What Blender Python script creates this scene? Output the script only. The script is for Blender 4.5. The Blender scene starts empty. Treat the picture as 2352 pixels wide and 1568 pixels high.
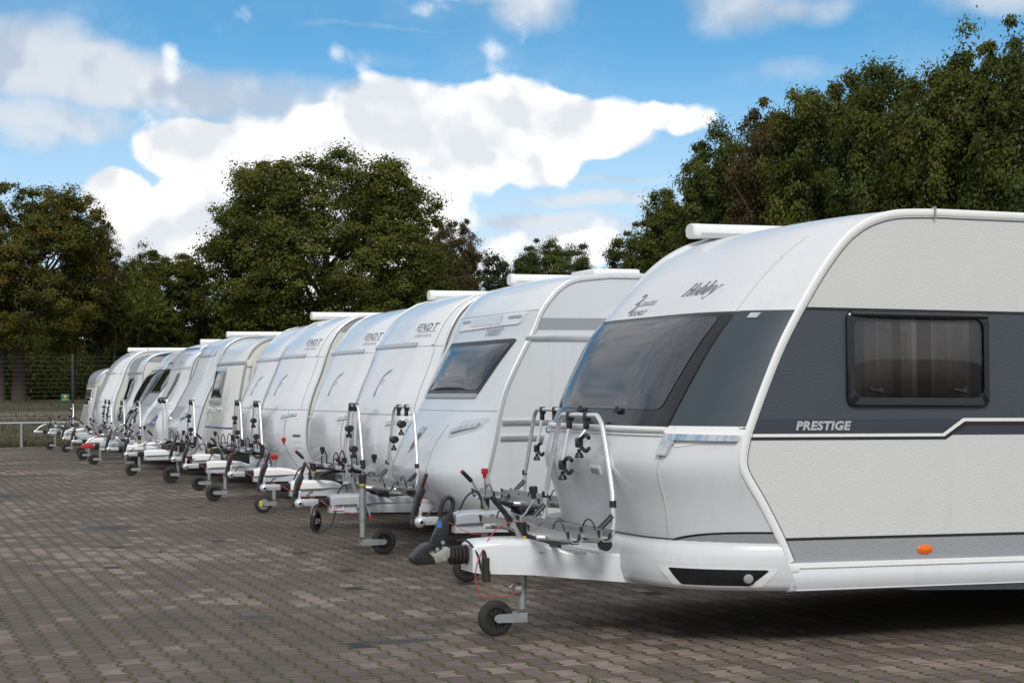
import bpy, bmesh, math, random
import numpy as np
from mathutils import Vector, Matrix
random.seed(7)
S = bpy.context.scene
COL = S.collection
D = bpy.data

# ------------------------------------------------------------------ camera
YAW, PIT, ROLL, CAMH = 0.34778554, 0.02653825, 0.00751301, 1.53
def camera():
    f = Vector((math.sin(YAW)*math.cos(PIT), math.cos(YAW)*math.cos(PIT), math.sin(PIT)))
    r0 = Vector((math.cos(YAW), -math.sin(YAW), 0)); u0 = r0.cross(f)
    c, s = math.cos(ROLL), math.sin(ROLL)
    r = r0*c - u0*s; u = u0*c + r0*s
    m = Matrix(((r.x, u.x, -f.x, 0), (r.y, u.y, -f.y, 0), (r.z, u.z, -f.z, CAMH), (0, 0, 0, 1)))
    cd = D.cameras.new('camera'); cd.sensor_width = 36; cd.lens = 62.755
    cd.clip_start = 0.1; cd.clip_end = 3000
    o = D.objects.new('camera', cd); COL.objects.link(o); o.matrix_world = m
    S.camera = o
camera()
S.view_settings.view_transform = 'Standard'
S.view_settings.look = 'None'
S.view_settings.gamma = 1
S.view_settings.exposure = 0.0

# ------------------------------------------------------------------ node helpers
class NT:
    def __init__(s, tree):
        s.t = tree; s.n = tree.nodes; s.l = tree.links
    def node(s, typ, **kw):
        n = s.n.new(typ)
        for k, v in kw.items(): setattr(n, k, v)
        return n
    def put(s, sock, v):
        if isinstance(v, bpy.types.NodeSocket): s.l.new(v, sock)
        elif v is not None:
            if sock.type == 'RGBA' and len(v) == 3: v = (*v, 1)
            sock.default_value = v
    def m(s, op, a, b=None, c=None, clamp=False):
        n = s.n.new('ShaderNodeMath'); n.operation = op; n.use_clamp = clamp
        s.put(n.inputs[0], a)
        if b is not None: s.put(n.inputs[1], b)
        if c is not None: s.put(n.inputs[2], c)
        return n.outputs[0]
    def mix(s, fac, a, b, blend='MIX'):
        n = s.n.new('ShaderNodeMix'); n.data_type = 'RGBA'; n.blend_type = blend
        s.put(n.inputs[0], fac); s.put(n.inputs[6], a); s.put(n.inputs[7], b)
        return n.outputs[2]
    def noise(s, vec, scale, detail=3, rough=0.55, out='Fac'):
        n = s.n.new('ShaderNodeTexNoise')
        n.inputs['Scale'].default_value = scale; n.inputs['Detail'].default_value = detail
        n.inputs['Roughness'].default_value = rough
        if vec is not None: s.l.new(vec, n.inputs['Vector'])
        return n.outputs[out]
    def ramp(s, fac, lo, hi):
        n = s.n.new('ShaderNodeMapRange'); n.interpolation_type = 'SMOOTHSTEP'
        s.put(n.inputs[0], fac); n.inputs[1].default_value = lo; n.inputs[2].default_value = hi
        return n.outputs[0]
    def xyz(s, vec):
        n = s.n.new('ShaderNodeSeparateXYZ'); s.l.new(vec, n.inputs[0]); return n.outputs
    def comb(s, x, y, z):
        n = s.n.new('ShaderNodeCombineXYZ')
        for i, v in enumerate((x, y, z)): s.put(n.inputs[i], v)
        return n.outputs[0]

# ------------------------------------------------------------------ sky and sun
SUN_EL, SUN_AZ = math.radians(38), math.radians(195)      # azimuth clockwise from +Y
def sky():
    w = D.worlds.new('World'); S.world = w; w.use_nodes = True
    t = NT(w.node_tree); t.n.clear()
    out = t.node('ShaderNodeOutputWorld'); bg = t.node('ShaderNodeBackground')
    t.l.new(bg.outputs[0], out.inputs[0]); bg.inputs[1].default_value = 0.1
    tc = t.node('ShaderNodeTexCoord'); d = tc.outputs['Generated']
    x, y, z = t.xyz(d)
    zz = t.m('MULTIPLY_ADD', t.m('MAXIMUM', z, 0.0), 2.6, 0.10)
    nv = t.node('ShaderNodeVectorMath', operation='NORMALIZE'); t.l.new(t.comb(x, y, zz), nv.inputs[0])
    sk = t.node('ShaderNodeTexSky', sky_type='NISHITA'); sk.sun_disc = False
    sk.sun_elevation = SUN_EL; sk.sun_rotation = SUN_AZ; sk.altitude = 0
    sk.air_density = 1.0; sk.dust_density = 0.3; sk.ozone_density = 3.0
    t.l.new(nv.outputs[0], sk.inputs['Vector'])
    sky_c = t.mix(1.0, sk.outputs[0], (1.38, 2.42, 2.32), 'MULTIPLY')
    el = t.m('ARCSINE', z); az = t.m('ARCTAN2', x, y)
    haze = t.ramp(el, 0.20, 0.045)
    sky_c = t.mix(t.m('MULTIPLY', haze, 0.97), sky_c, (6.8, 8.2, 9.2))
    # edge-breaking noise
    nb = t.noise(d, 9, 9, 0.62); ns = t.noise(d, 30, 6, 0.6)
    dn = t.node('ShaderNodeTexNoise'); dn.inputs['Scale'].default_value = 11; dn.inputs['Detail'].default_value = 6
    t.l.new(d, dn.inputs['Vector'])
    r_, g_, b_ = t.xyz(dn.outputs['Color'])
    azw = t.m('MULTIPLY_ADD', t.m('SUBTRACT', r_, 0.5), 0.06, az)
    elw = t.m('MULTIPLY_ADD', t.m('SUBTRACT', g_, 0.5), 0.035, el)
    def field(blobs):
        acc = None
        for (px, py, rx, ry, st) in blobs:
            a0 = YAW + math.atan((px-1176)/4100); e0 = (893-py)/4100
            u = t.m('MULTIPLY', t.m('SUBTRACT', azw, a0), 4100/rx)
            v = t.m('MULTIPLY', t.m('SUBTRACT', elw, e0), 4100/ry)
            q = t.m('MULTIPLY_ADD', u, u, t.m('MULTIPLY', v, v))
            e = t.m('MULTIPLY', t.m('SUBTRACT', 1.0, q, clamp=True), st)
            acc = e if acc is None else t.m('ADD', acc, e)
        return acc
    bank = [(470,345,170,75,.9),(680,300,260,120,.9),(950,320,300,150,1),(1190,315,250,130,1),(1420,290,190,95,1),
            (1560,255,120,50,.7),(1260,400,110,80,.8),(270,450,100,80,1),(380,540,150,110,1),(430,470,80,60,.7),
            (700,500,300,190,.9),(930,500,150,130,.9),(560,600,110,70,.8),(800,620,500,60,.6),(1330,590,140,50,.7),(1140,570,90,60,.6),
            (-250,420,260,140,.9),(-420,650,500,120,.9),(-900,520,380,200,1),(2700,450,300,150,.8)]
    veil = [(60,170,250,110,.95),(270,190,170,85,.95),(110,300,260,45,.8),(560,225,330,75,1.0),(850,210,110,35,.6),
            (1240,30,110,80,.9),(1150,-30,160,60,.8),(1720,40,150,85,.85),(1900,60,100,45,.6),(2270,45,150,60,.85),(1800,190,190,35,.45),
            (1380,470,260,22,.9),(1150,508,300,20,.85),(1420,425,160,14,.6),(1300,545,300,40,.8),(860,75,220,9,.25),(900,150,120,25,.35),(2600,120,220,90,.7),(80,350,120,30,.5)]
    # the rest of the sky: loose cloud everywhere but in the middle of the view
    gx = t.m('DIVIDE', x, t.m('ADD', t.m('MAXIMUM', z, 0.0), 0.18)); gy = t.m('DIVIDE', y, t.m('ADD', t.m('MAXIMUM', z, 0.0), 0.18))
    gen = t.noise(t.comb(gx, gy, 0.0), 1.1, 7, 0.6)
    gout = t.m('MAXIMUM', t.ramp(el, 0.24, 0.40), t.m('MULTIPLY', t.ramp(t.m('ABSOLUTE', t.m('SUBTRACT', az, YAW)), .36, .55), t.ramp(el, -.02, .05)))
    gmask = t.m('MULTIPLY', t.ramp(gen, 0.30, 0.50), gout)
    up = t.node('ShaderNodeVectorMath', operation='ADD'); t.l.new(d, up.inputs[0]); up.inputs[1].default_value = (-.012, 0, .016)
    nb2 = t.noise(up.outputs[0], 9, 9, 0.62); ns2 = t.noise(up.outputs[0], 30, 6, 0.6)
    FB = field(bank)
    def puffs(vec):
        wv = t.node('ShaderNodeVectorMath', operation='MULTIPLY_ADD'); t.l.new(dn.outputs['Color'], wv.inputs[0]); wv.inputs[1].default_value = (.05, .05, .05); t.l.new(vec, wv.inputs[2])
        v = t.node('ShaderNodeTexVoronoi', feature='F1'); v.inputs['Scale'].default_value = 21; v.inputs['Detail'].default_value = 2; v.inputs['Roughness'].default_value = .5
        t.l.new(wv.outputs[0], v.inputs['Vector']); return v.outputs['Distance']
    pf = puffs(d); pf2 = puffs(up.outputs[0])
    fb = t.m('ADD', FB, t.m('MULTIPLY', t.m('SUBTRACT', nb, 0.5), .9))
    fb = t.m('ADD', fb, t.m('MULTIPLY', t.m('SUBTRACT', .80, pf), .85))
    fb = t.m('ADD', fb, t.m('MULTIPLY', t.m('SUBTRACT', ns, 0.5), 0.4))
    fv = t.m('ADD', field(veil), t.m('MULTIPLY', t.m('SUBTRACT', nb, 0.5), 1.6))
    fv = t.m('ADD', fv, t.m('MULTIPLY', t.m('SUBTRACT', ns, 0.5), 0.5))
    mb = t.ramp(fb, 0.13, 0.50); mv = t.m('MULTIPLY', t.ramp(fv, -0.08, 1.15), 0.86)
    relief = t.m('ADD', t.m('MULTIPLY', t.m('SUBTRACT', nb, nb2), 1.0), t.m('MULTIPLY', t.m('SUBTRACT', pf2, pf), 1.3))
    shade = t.noise(t.comb(az, t.m('MULTIPLY', el, 1.6), 3.0), 9, 5, 0.5)
    lit = t.m('ADD', t.m('MULTIPLY_ADD', t.m('SUBTRACT', shade, .5), 1.5, .66), relief)
    cb = t.mix(t.ramp(lit, 0.18, 0.95), (7.9, 8.3, 8.8), (11.2, 11.2, 11.2))
    cv = t.mix(t.ramp(lit, 0.2, 0.95), (5.6, 6.2, 7.1), (8.0, 8.2, 8.5))
    c = t.mix(mv, sky_c, cv); c = t.mix(t.m('MULTIPLY', gmask, 0.92), c, t.mix(t.ramp(lit, .1, .8), (5.6, 6.0, 6.6), (8.8, 8.8, 8.8))); c = t.mix(mb, c, cb)
    t.l.new(c, bg.inputs[0])
    sd = D.lights.new('sun', 'SUN'); sd.energy = 2.0; sd.angle = math.radians(16); sd.color = (1, .96, .9)
    so = D.objects.new('sun', sd); COL.objects.link(so)
    v = Vector((math.sin(SUN_AZ)*math.cos(SUN_EL), math.cos(SUN_AZ)*math.cos(SUN_EL), math.sin(SUN_EL)))
    so.rotation_euler = v.to_track_quat('Z', 'Y').to_euler(); so.location = (0, -20, 40)
sky()

# ------------------------------------------------------------------ materials
MATS = {}
def pbr(name, col, rough=.5, metal=0, coat=0, var=.06, bump=None, vscale=3, spec=.5, streak=0):
    if name in MATS: return MATS[name]
    m = D.materials.new(name); m.use_nodes = True
    t = NT(m.node_tree); b = t.n['Principled BSDF']
    tc = t.node('ShaderNodeTexCoord').outputs['Object']
    n1 = t.noise(tc, vscale, 4); n2 = t.noise(tc, vscale*14, 2)
    f = t.m('ADD', t.m('MULTIPLY', n1, .7), t.m('MULTIPLY', n2, .3))
    k = t.m('MULTIPLY_ADD', t.m('SUBTRACT', f, .5), var*4, 1.0)
    if streak:
        sx, sy, sz_ = t.xyz(tc); sn = t.noise(t.comb(t.m('MULTIPLY', sx, 9.0), t.m('MULTIPLY', sy, 9.0), t.m('MULTIPLY', sz_, .55)), 1.6, 5, .6); sg = t.noise(tc, .9, 3)
        k = t.m('SUBTRACT', k, t.m('MULTIPLY', t.m('MULTIPLY', t.ramp(sn, .50, .72), t.ramp(sg, .40, .65)), streak))
    mul = t.mix(1.0, (*col, 1), t.comb(k, k, k), 'MULTIPLY')
    t.l.new(mul, b.inputs['Base Color'])
    t.put(b.inputs['Roughness'], t.m('MULTIPLY_ADD', t.m('SUBTRACT', n1, .5), .16, rough, clamp=True))
    b.inputs['Metallic'].default_value = metal
    b.inputs['Specular IOR Level'].default_value = spec
    if coat:
        b.inputs['Coat Weight'].default_value = coat; b.inputs['Coat Roughness'].default_value = .06
    if bump:
        sc, st = bump
        v = t.node('ShaderNodeTexVoronoi', feature='SMOOTH_F1'); v.inputs['Scale'].default_value = sc
        v.inputs['Smoothness'].default_value = .6; t.l.new(tc, v.inputs['Vector'])
        bp = t.node('ShaderNodeBump'); bp.inputs['Strength'].default_value = st; bp.inputs['Distance'].default_value = .004
        bp.invert = True
        t.l.new(v.outputs['Distance'], bp.inputs['Height']); t.l.new(bp.outputs[0], b.inputs['Normal'])
    MATS[name] = m
    return m
HAM = (125, .42)
W_SIDE = pbr('hammered white sheet', (.615, .615, .60), .42, streak=.06, bump=HAM, var=.02)
W_GEL = pbr('white gelcoat', (.67, .68, .695), .28, streak=.06, coat=.25, var=.02, vscale=1.5)
W_GLOSS = pbr('glossy white gelcoat', (.72, .735, .755), .22, streak=.06, coat=.5, var=.015, vscale=1.5)
W_TRIM = pbr('white trim', (.78, .78, .76), .32, var=.03)
CREAM = pbr('cream sheet', (.66, .65, .60), .35, bump=(80, .2), var=.02)
CREAM_G = pbr('cream panel', (.69, .68, .64), .25, streak=.06, coat=.3, var=.02)
G_BAND = pbr('dark grey hammered band', (.056, .066, .080), .38, bump=HAM, var=.03)
G_GEL = pbr('dark grey panel', (.032, .048, .060), .32, coat=.3, var=.03)
G_PLAIN = pbr('plain dark grey stripe', (.036, .043, .058), .42, var=.03)
SILV_H = pbr('silver hammered band', (.36, .37, .39), .40, metal=.3, bump=HAM, var=.03)
SILV = pbr('silver paint', (.55, .58, .61), .26, metal=.15, coat=.5, var=.02, vscale=1.2)
SILV_L = pbr('light silver paint', (.62, .645, .67), .32, streak=.06, metal=.05, coat=.3, var=.02, vscale=1.2)
GREY_P = pbr('grey stripe', (.30, .31, .33), .35, var=.03)
BLACK = pbr('black plastic', (.014, .014, .015), .42, var=.1)
BLACK_G = pbr('glossy black frame', (.012, .013, .016), .14, var=.05)
RUB = pbr('black rubber', (.020, .019, .018), .70, var=.15, vscale=8)
CHROME = pbr('chrome', (.62, .64, .66), .07, metal=1, var=.01)
ALU = pbr('brushed aluminium', (.62, .63, .64), .32, metal=.85, var=.05, vscale=9)
ALU_W = pbr('satin silver tube', (.70, .71, .72), .30, metal=.55, var=.04, vscale=9)
GALV = pbr('galvanised steel', (.36, .38, .39), .45, metal=.6, var=.18, vscale=22)
GALV_Y = pbr('yellow passivated steel', (.46, .46, .40), .35, metal=.7, var=.12, vscale=14)
RED = pbr('red plastic', (.42, .018, .022), .38, var=.05)
RED_C = pbr('red cable', (.45, .07, .06), .45, var=.05)
YEL = pbr('yellow ring', (.62, .40, .07), .5, var=.08)
ORANGE = pbr('orange lens', (.80, .14, .01), .15, var=.1, vscale=20)
BLUE = pbr('blue graphic', (.02, .045, .20), .3, var=.04)
BLUE_S = pbr('blue sticker', (.05, .17, .50), .4, var=.04)
INK = pbr('grey lettering', (.085, .095, .12), .35, var=.02)
INK_L = pbr('light grey lettering', (.30, .31, .34), .35, var=.02)
SILV_T = pbr('silver lettering', (.55, .56, .58), .3, metal=.4, var=.02)
WHITE_P = pbr('white plastic', (.75, .75, .74), .38, var=.03)
GREY_CV = pbr('grey plastic cover', (.36, .385, .42), .42, var=.05)
GREY_LC = pbr('pale grey drawbar', (.50, .53, .56), .42, var=.05)
SEAM = pbr('dark seam', (.05, .05, .05), .6)
UNDER = pbr('dark underbody', (.02, .02, .022), .8, var=.1)
GLASS = pbr('tinted acrylic window', (.030, .036, .046), .07, var=.04, vscale=2, spec=.6)
GLASS_H = pbr('smoked front window', (.050, .056, .066), .06, var=.12, vscale=2.2, spec=.5)
GLASS_D = pbr('dark glass', (.010, .011, .013), .05, var=.04, spec=.7)
LENS = pbr('lamp glass', (.55, .57, .60), .08, metal=.4, var=.05)

# ------------------------------------------------------------------ mesh builder
class MB:
    def __init__(s, tf=None): s.v = []; s.f = []; s.mi = []; s.m = 0; s.tf = tf
    def add(s, vs, fs, m=None):
        o = len(s.v)
        s.v += [tuple(s.tf(*p)) if s.tf else tuple(p) for p in vs]
        s.f += [tuple(i+o for i in f) for f in fs]
        s.mi += [s.m if m is None else m]*len(fs)
        return s
    def box(s, c, d, rot=None, bev=0.0, m=None):
        bm = bmesh.new(); bmesh.ops.create_cube(bm, size=1)
        bmesh.ops.scale(bm, vec=d, verts=bm.verts)
        if bev: bmesh.ops.bevel(bm, geom=bm.edges[:], offset=min(bev, min(d)*.45), segments=2, affect='EDGES', profile=.6)
        M = Matrix.Translation(c) @ (rot.to_4x4() if rot is not None else Matrix())
        bm.verts.index_update()
        vs = [M @ v.co for v in bm.verts]; fs = [[v.index for v in f.verts] for f in bm.faces]
        bm.free(); return s.add(vs, fs, m)
    def prism(s, poly, y0, y1, m=None, bev=0.0, axis='y'):
        """polygon in x,z extruded along y (or in x,y along z, or y,z along x)"""
        mk = {'y': lambda a, b, t: (a, t, b), 'z': lambda a, b, t: (a, b, t), 'x': lambda a, b, t: (t, a, b)}[axis]
        bm = bmesh.new()
        a = [bm.verts.new(mk(p[0], p[1], y0)) for p in poly]; b = [bm.verts.new(mk(p[0], p[1], y1)) for p in poly]
        n = len(poly); bm.faces.new(a); bm.faces.new(b[::-1])
        for i in range(n): bm.faces.new((a[i], b[i], b[(i+1) % n], a[(i+1) % n]))
        bmesh.ops.recalc_face_normals(bm, faces=bm.faces)
        if bev: bmesh.ops.bevel(bm, geom=bm.edges[:], offset=bev, segments=2, affect='EDGES', profile=.6, clamp_overlap=True)
        bm.verts.index_update()
        vs = [v.co[:] for v in bm.verts]; fs = [[v.index for v in f.verts] for f in bm.faces]
        bm.free(); return s.add(vs, fs, m)
    def tube(s, pts, r, n=10, m=None, closed=False, flat=1.0):
        P = [Vector(p) for p in pts]; k = len(P); rs = r if isinstance(r, (list, tuple)) else [r]*k
        vs = []; fs = []; up = None
        for i in range(k):
            if closed: t = (P[(i+1) % k]-P[i-1])
            else: t = (P[min(i+1, k-1)]-P[max(i-1, 0)])
            t.normalize()
            if up is None: up = Vector((0, 0, 1)) if abs(t.z) < .9 else Vector((1, 0, 0))
            a = t.cross(up); a.normalize(); b = a.cross(t); up = b.copy()
            for j in range(n):
                q = 2*math.pi*j/n
                vs.append(P[i] + a*(rs[i]*math.cos(q)) + b*(rs[i]*flat*math.sin(q)))
        for i in range(k if closed else k-1):
            i2 = (i+1) % k
            for j in range(n): fs.append((i*n+j, i*n+(j+1) % n, i2*n+(j+1) % n, i2*n+j))
        if not closed: fs += [tuple(range(n))[::-1], tuple(range((k-1)*n, k*n))]
        return s.add(vs, fs, m)
    def lathe(s, prof, o, axis, n=24, m=None):
        """prof: (distance along axis, radius)"""
        ax = Vector(axis).normalized(); a = ax.orthogonal().normalized(); b = ax.cross(a)
        vs = []; fs = []
        for (h, r) in prof:
            for j in range(n):
                q = 2*math.pi*j/n
                vs.append(Vector(o) + ax*h + (a*math.cos(q)+b*math.sin(q))*max(r, 1e-4))
        for i in range(len(prof)-1):
            for j in range(n): fs.append((i*n+j, i*n+(j+1) % n, (i+1)*n+(j+1) % n, (i+1)*n+j))
        if prof[0] != prof[-1]: fs += [tuple(range(n))[::-1], tuple(range((len(prof)-1)*n, len(prof)*n))]
        return s.add(vs, fs, m)
    def ball(s, c, r, m=None, n=16):
        return s.lathe([(-r*math.cos(math.pi*i/n), r*math.sin(math.pi*i/n)) for i in range(n+1)], c, (0, 0, 1), n=20, m=m)
    def grid(s, rows, m=None):
        nr, nc = len(rows), len(rows[0]); vs = [p for r in rows for p in r]
        fs = [(i*nc+j, i*nc+j+1, (i+1)*nc+j+1, (i+1)*nc+j) for i in range(nr-1) for j in range(nc-1)]
        return s.add(vs, fs, m)
    def loft(s, secs, m=None, cap=True):
        n = len(secs[0]); vs = [p for q in secs for p in q]; fs = []
        for i in range(len(secs)-1):
            for j in range(n): fs.append((i*n+j, i*n+(j+1) % n, (i+1)*n+(j+1) % n, (i+1)*n+j))
        if cap: fs += [tuple(range(n))[::-1], tuple(range((len(secs)-1)*n, len(secs)*n))]
        return s.add(vs, fs, m)
    def mesh(s, name, mats, ang=38):
        me = D.meshes.new(name); me.from_pydata(s.v, [], s.f)
        for m in (mats if isinstance(mats, (list, tuple)) else [mats]): me.materials.append(m)
        me.polygons.foreach_set('material_index', s.mi)
        bm = bmesh.new(); bm.from_mesh(me); bmesh.ops.recalc_face_normals(bm, faces=bm.faces); bm.to_mesh(me); bm.free()
        me.polygons.foreach_set('use_smooth', [True]*len(me.polygons))
        me.set_sharp_from_angle(angle=math.radians(ang)); me.update()
        return me
    def obj(s, name, mats, parent=None, label=None, loc=None, rz=0, ang=38):
        return link(name, s.mesh(name, mats, ang), parent, label, loc, rz)
def link(name, data, parent=None, label=None, loc=None, rz=0):
    o = D.objects.new(name, data); COL.objects.link(o)
    if parent: o.parent = parent
    if label: o['label'] = label
    if loc: o.location = loc
    if rz: o.rotation_euler = (0, 0, rz)
    return o
def thing(name, label, cat, loc=(0, 0, 0), rz=0, group=None):
    o = D.objects.new(name, None); COL.objects.link(o); o.location = loc; o.rotation_euler = (0, 0, rz)
    o.empty_display_size = .2
    return tag(o, label, cat, group)
def tag(o, label=None, cat=None, group=None, kind=None):
    if label: o['label'] = label
    if cat: o['category'] = cat
    if group: o['group'] = group
    if kind: o['kind'] = kind
    return o
CACHE = {}
def cached(key, fn):
    if key not in CACHE: CACHE[key] = fn()
    return CACHE[key]
def cr(pts, n):
    """Catmull-Rom through 2-D points, resampled evenly"""
    P = [np.array(p, float) for p in pts]; P = [2*P[0]-P[1]] + P + [2*P[-1]-P[-2]]; out = []
    for i in range(1, len(P)-2):
        for t in np.linspace(0, 1, 24, endpoint=False):
            a, b, c, d = P[i-1], P[i], P[i+1], P[i+2]
            out.append(.5*((2*b)+(-a+c)*t+(2*a-5*b+4*c-d)*t*t+(-a+3*b-3*c+d)*t**3))
    out.append(P[-2]); out = np.array(out)
    s = np.r_[0, np.cumsum(np.hypot(*np.diff(out, axis=0).T))]; q = np.linspace(0, s[-1], n)
    return q, np.interp(q, s, out[:, 0]), np.interp(q, s, out[:, 1])
def spline3(pts, n=24):
    P = [np.array(p, float) for p in pts]; P = [2*P[0]-P[1]] + P + [2*P[-1]-P[-2]]; out = []
    k = max(2, n//(len(pts)-1))
    for i in range(1, len(P)-2):
        for t in np.linspace(0, 1, k, endpoint=False):
            a, b, c, d = P[i-1], P[i], P[i+1], P[i+2]
            out.append(.5*((2*b)+(-a+c)*t+(2*a-5*b+4*c-d)*t*t+(-a+3*b-3*c+d)*t**3))
    out.append(P[-2]); return [tuple(p) for p in out]
def text2d(body, shear=0, offset=0, space=1):
    cu = D.curves.new('lettering', 'FONT'); cu.body = body; cu.size = 1; cu.shear = shear; cu.offset = offset
    cu.fill_mode = 'FRONT'; cu.space_character = space; cu.resolution_u = 4
    ob = D.objects.new('lettering', cu); COL.objects.link(ob)
    dg = bpy.context.evaluated_depsgraph_get(); me = D.meshes.new_from_object(ob.evaluated_get(dg))
    vs = [(v.co.x, v.co.y) for v in me.vertices]; fs = [tuple(p.vertices) for p in me.polygons]
    D.objects.remove(ob); D.curves.remove(cu); D.meshes.remove(me)
    x0 = min(v[0] for v in vs); x1 = max(v[0] for v in vs); y0 = min(v[1] for v in vs)
    return [((v[0]-x0)/(x1-x0), (v[1]-y0)/(x1-x0)) for v in vs], fs     # width 1
# strokes for the serif italic word: polygons in a unit-height box, sheared later
def serif_word():
    T = .17; t = .055; out = []
    def bar(x, y0, y1, w=T): out.append([(x-w/2, y0), (x+w/2, y0), (x+w/2, y1), (x-w/2, y1)])
    def slab(x, y, w=.30): out.append([(x-w/2, y-t/2), (x+w/2, y-t/2), (x+w/2, y+t/2), (x-w/2, y+t/2)])
    def ring(cx, cy, rx, ry, thick, thin):
        n = 20
        for i in range(n):
            a, b = 2*math.pi*i/n, 2*math.pi*(i+1)/n
            def P(q, inner):
                k = abs(math.cos(q)); th = thin+(thick-thin)*k*k
                return (cx+(rx-(th if inner else 0))*math.cos(q), cy+(ry-(thin*1.1 if inner else 0))*math.sin(q))
            out.append([P(a, 0), P(b, 0), P(b, 1), P(a, 1)])
    x = .2
    bar(x, 0, 1); slab(x, .03); slab(x, .97); bar(x+.55, 0, 1); slab(x+.55, .03); slab(x+.55, .97)
    out.append([(x, .47), (x+.55, .47), (x+.55, .54), (x, .54)])
    x = 1.24; ring(x, .34, .28, .36, .16, .05)
    for x in (1.72, 2.42):
        bar(x, 0, 1.05, .15); slab(x-.06, 1.02, .16); ring(x+.25, .34, .27, .36, .16, .05)
    x = 3.0
    out.append([(x, .66), (x+.17, .66), (x+.42, .02), (x+.30, .02)]); slab(x+.07, .64, .28)
    out.append([(x+.62, .66), (x+.70, .66), (x+.36, -.22), (x+.28, -.22)]); slab(x+.66, .64, .24)
    out.append([(x+.28, -.22), (x+.36, -.22), (x+.20, -.36), (x+.02, -.30), (x+.06, -.22), (x+.18, -.28)])
    return out

# ------------------------------------------------------------------ the shaped front of a caravan
class Front:
    def __init__(s, prof, hw, B, n=4, crown=.03, tilt=0.0):
        s.s, s.x, s.z = cr(prof, 90); s.S = s.s[-1]; s.hw = hw; s.n = n; s.crown = crown; s.tilt = tilt
        s.Bz = np.linspace(B[0][0], B[-1][0], 120); _b = np.interp(s.Bz, *zip(*B)); _k = np.hanning(41); s.Bb = np.convolve(np.pad(_b, 20, mode='edge'), _k/_k.sum(), 'valid'); s.xe, s.ze = float(s.x[-1]), float(s.z[-1])
    def T(s, x, y, z): return (x, y, z-s.tilt*(x-1.8))
    def sz(s, z): return float(np.interp(z, np.maximum.accumulate(s.z), s.s))
    def base(s, q): return float(np.interp(q, s.s, s.x)), float(np.interp(q, s.s, s.z))
    def P(s, u, q):
        x, z = s.base(q); b = float(np.interp(z, s.Bz, s.Bb)); sh = 1-abs(u)**s.n
        k = max(0, (q/s.S-.72)/.28); k = k*k*(3-2*k)
        return Vector(s.T(x-b*sh*(1-k), u*s.hw, z+s.crown*k*(1-u*u)))
    def N(s, u, q):
        e = .004
        a = s.P(min(u+e, 1), q)-s.P(max(u-e, -1), q); b = s.P(u, min(q+.01, s.S))-s.P(u, max(q-.01, 0))
        n = b.cross(a); n.normalize()
        return n if n.x < .3 and (n.x < 0 or n.z > 0) else -n
    def at(s, u, z, off=0.0):
        q = s.sz(z); return s.P(u, q)+s.N(u, q)*off if off else s.P(u, q)
    def strip(s, mb, z0, z1, u0=-1, u1=1, off=0, nu=34, nv=None, m=None, wave=None):
        q0, q1 = s.sz(z0), (s.sz(z1) if z1 < 90 else s.S)
        nv = nv or max(2, int((q1-q0)/.05))
        us = [math.sin(a) for a in np.linspace(-math.pi/2, math.pi/2, nu)]
        us = [u0+(u1-u0)*(v+1)/2 for v in us]
        mb.grid([[s.P(u, q)+(s.N(u, q)*off if off else Vector()) for u in us] for q in np.linspace(q0, q1, nv)], m)
    def quad(s, mb, c, off=.006, nu=14, nv=12, rx=.12, ry=.14, pillow=0, rim=.0, m=None):
        """c: four (u,z) corners bl, br, tr, tl (u may be either way round); rounded and optionally pillowed"""
        rows = []
        for q in np.sin(np.linspace(-math.pi/2, math.pi/2, nv)):
            lim = 1.0
            if abs(q) > 1-ry: lim = 1-rx*(1-math.sqrt(max(0, 1-((abs(q)-(1-ry))/ry)**2)))
            r = []
            for p in np.linspace(-1, 1, nu):
                a, b = (p*lim+1)/2, (q+1)/2
                u = (c[0][0]*(1-a)+c[1][0]*a)*(1-b)+(c[3][0]*(1-a)+c[2][0]*a)*b
                z = (c[0][1]*(1-a)+c[1][1]*a)*(1-b)+(c[3][1]*(1-a)+c[2][1]*a)*b
                u = max(-1, min(1, u)); sq = s.sz(z)
                r.append(s.P(u, sq)+s.N(u, sq)*(off+pillow*(1-p**4)*(1-q**4)))
            rows.append(r)
        mb.grid(rows, m)
        if rim:
            ring = rows[0]+[r[-1] for r in rows[1:-1]]+rows[-1][::-1]+[r[0] for r in rows[1:-1]][::-1]
            cen = sum(ring, Vector())/len(ring); nn = (rows[nv//2][0]-rows[nv//2][-1]).cross(rows[0][nu//2]-rows[-1][nu//2]); nn.normalize()
            if nn.x > 0: nn = -nn
            low = [p-nn*rim for p in ring]; k = len(ring)
            mb.add(ring+low, [(i, (i+1) % k, (i+1) % k+k, i+k) for i in range(k)], m)
    def text(s, mb, poly, uc, z, w, off=.004, slope=0.0, m=None):
        vs, fs = poly; q0 = s.sz(z); out = []
        for (a, b) in vs:
            u = uc-(a-.5)*w/s.hw; q = q0+b*w+slope*(a-.5)*w
            out.append(s.P(u, q)+s.N(u, q)*off)
        mb.add(out, fs, m)
    def poly(s, mb, pts, off=.004, m=None):
        mb.add([s.at(u, z, off) for u, z in pts], [tuple(range(len(pts)))], m)

def clip(poly, z0, z1):
    def half(P, f):
        o = []
        for i, a in enumerate(P):
            b = P[(i+1) % len(P)]; fa, fb = f(a), f(b)
            if fa >= 0: o.append(a)
            if (fa < 0) != (fb < 0):
                t = fa/(fa-fb); o.append((a[0]+(b[0]-a[0])*t, a[1]+(b[1]-a[1])*t))
        return o
    P = half(poly, lambda p: p[1]-z0); return half(P, lambda p: z1-p[1]) if P else P

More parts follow.
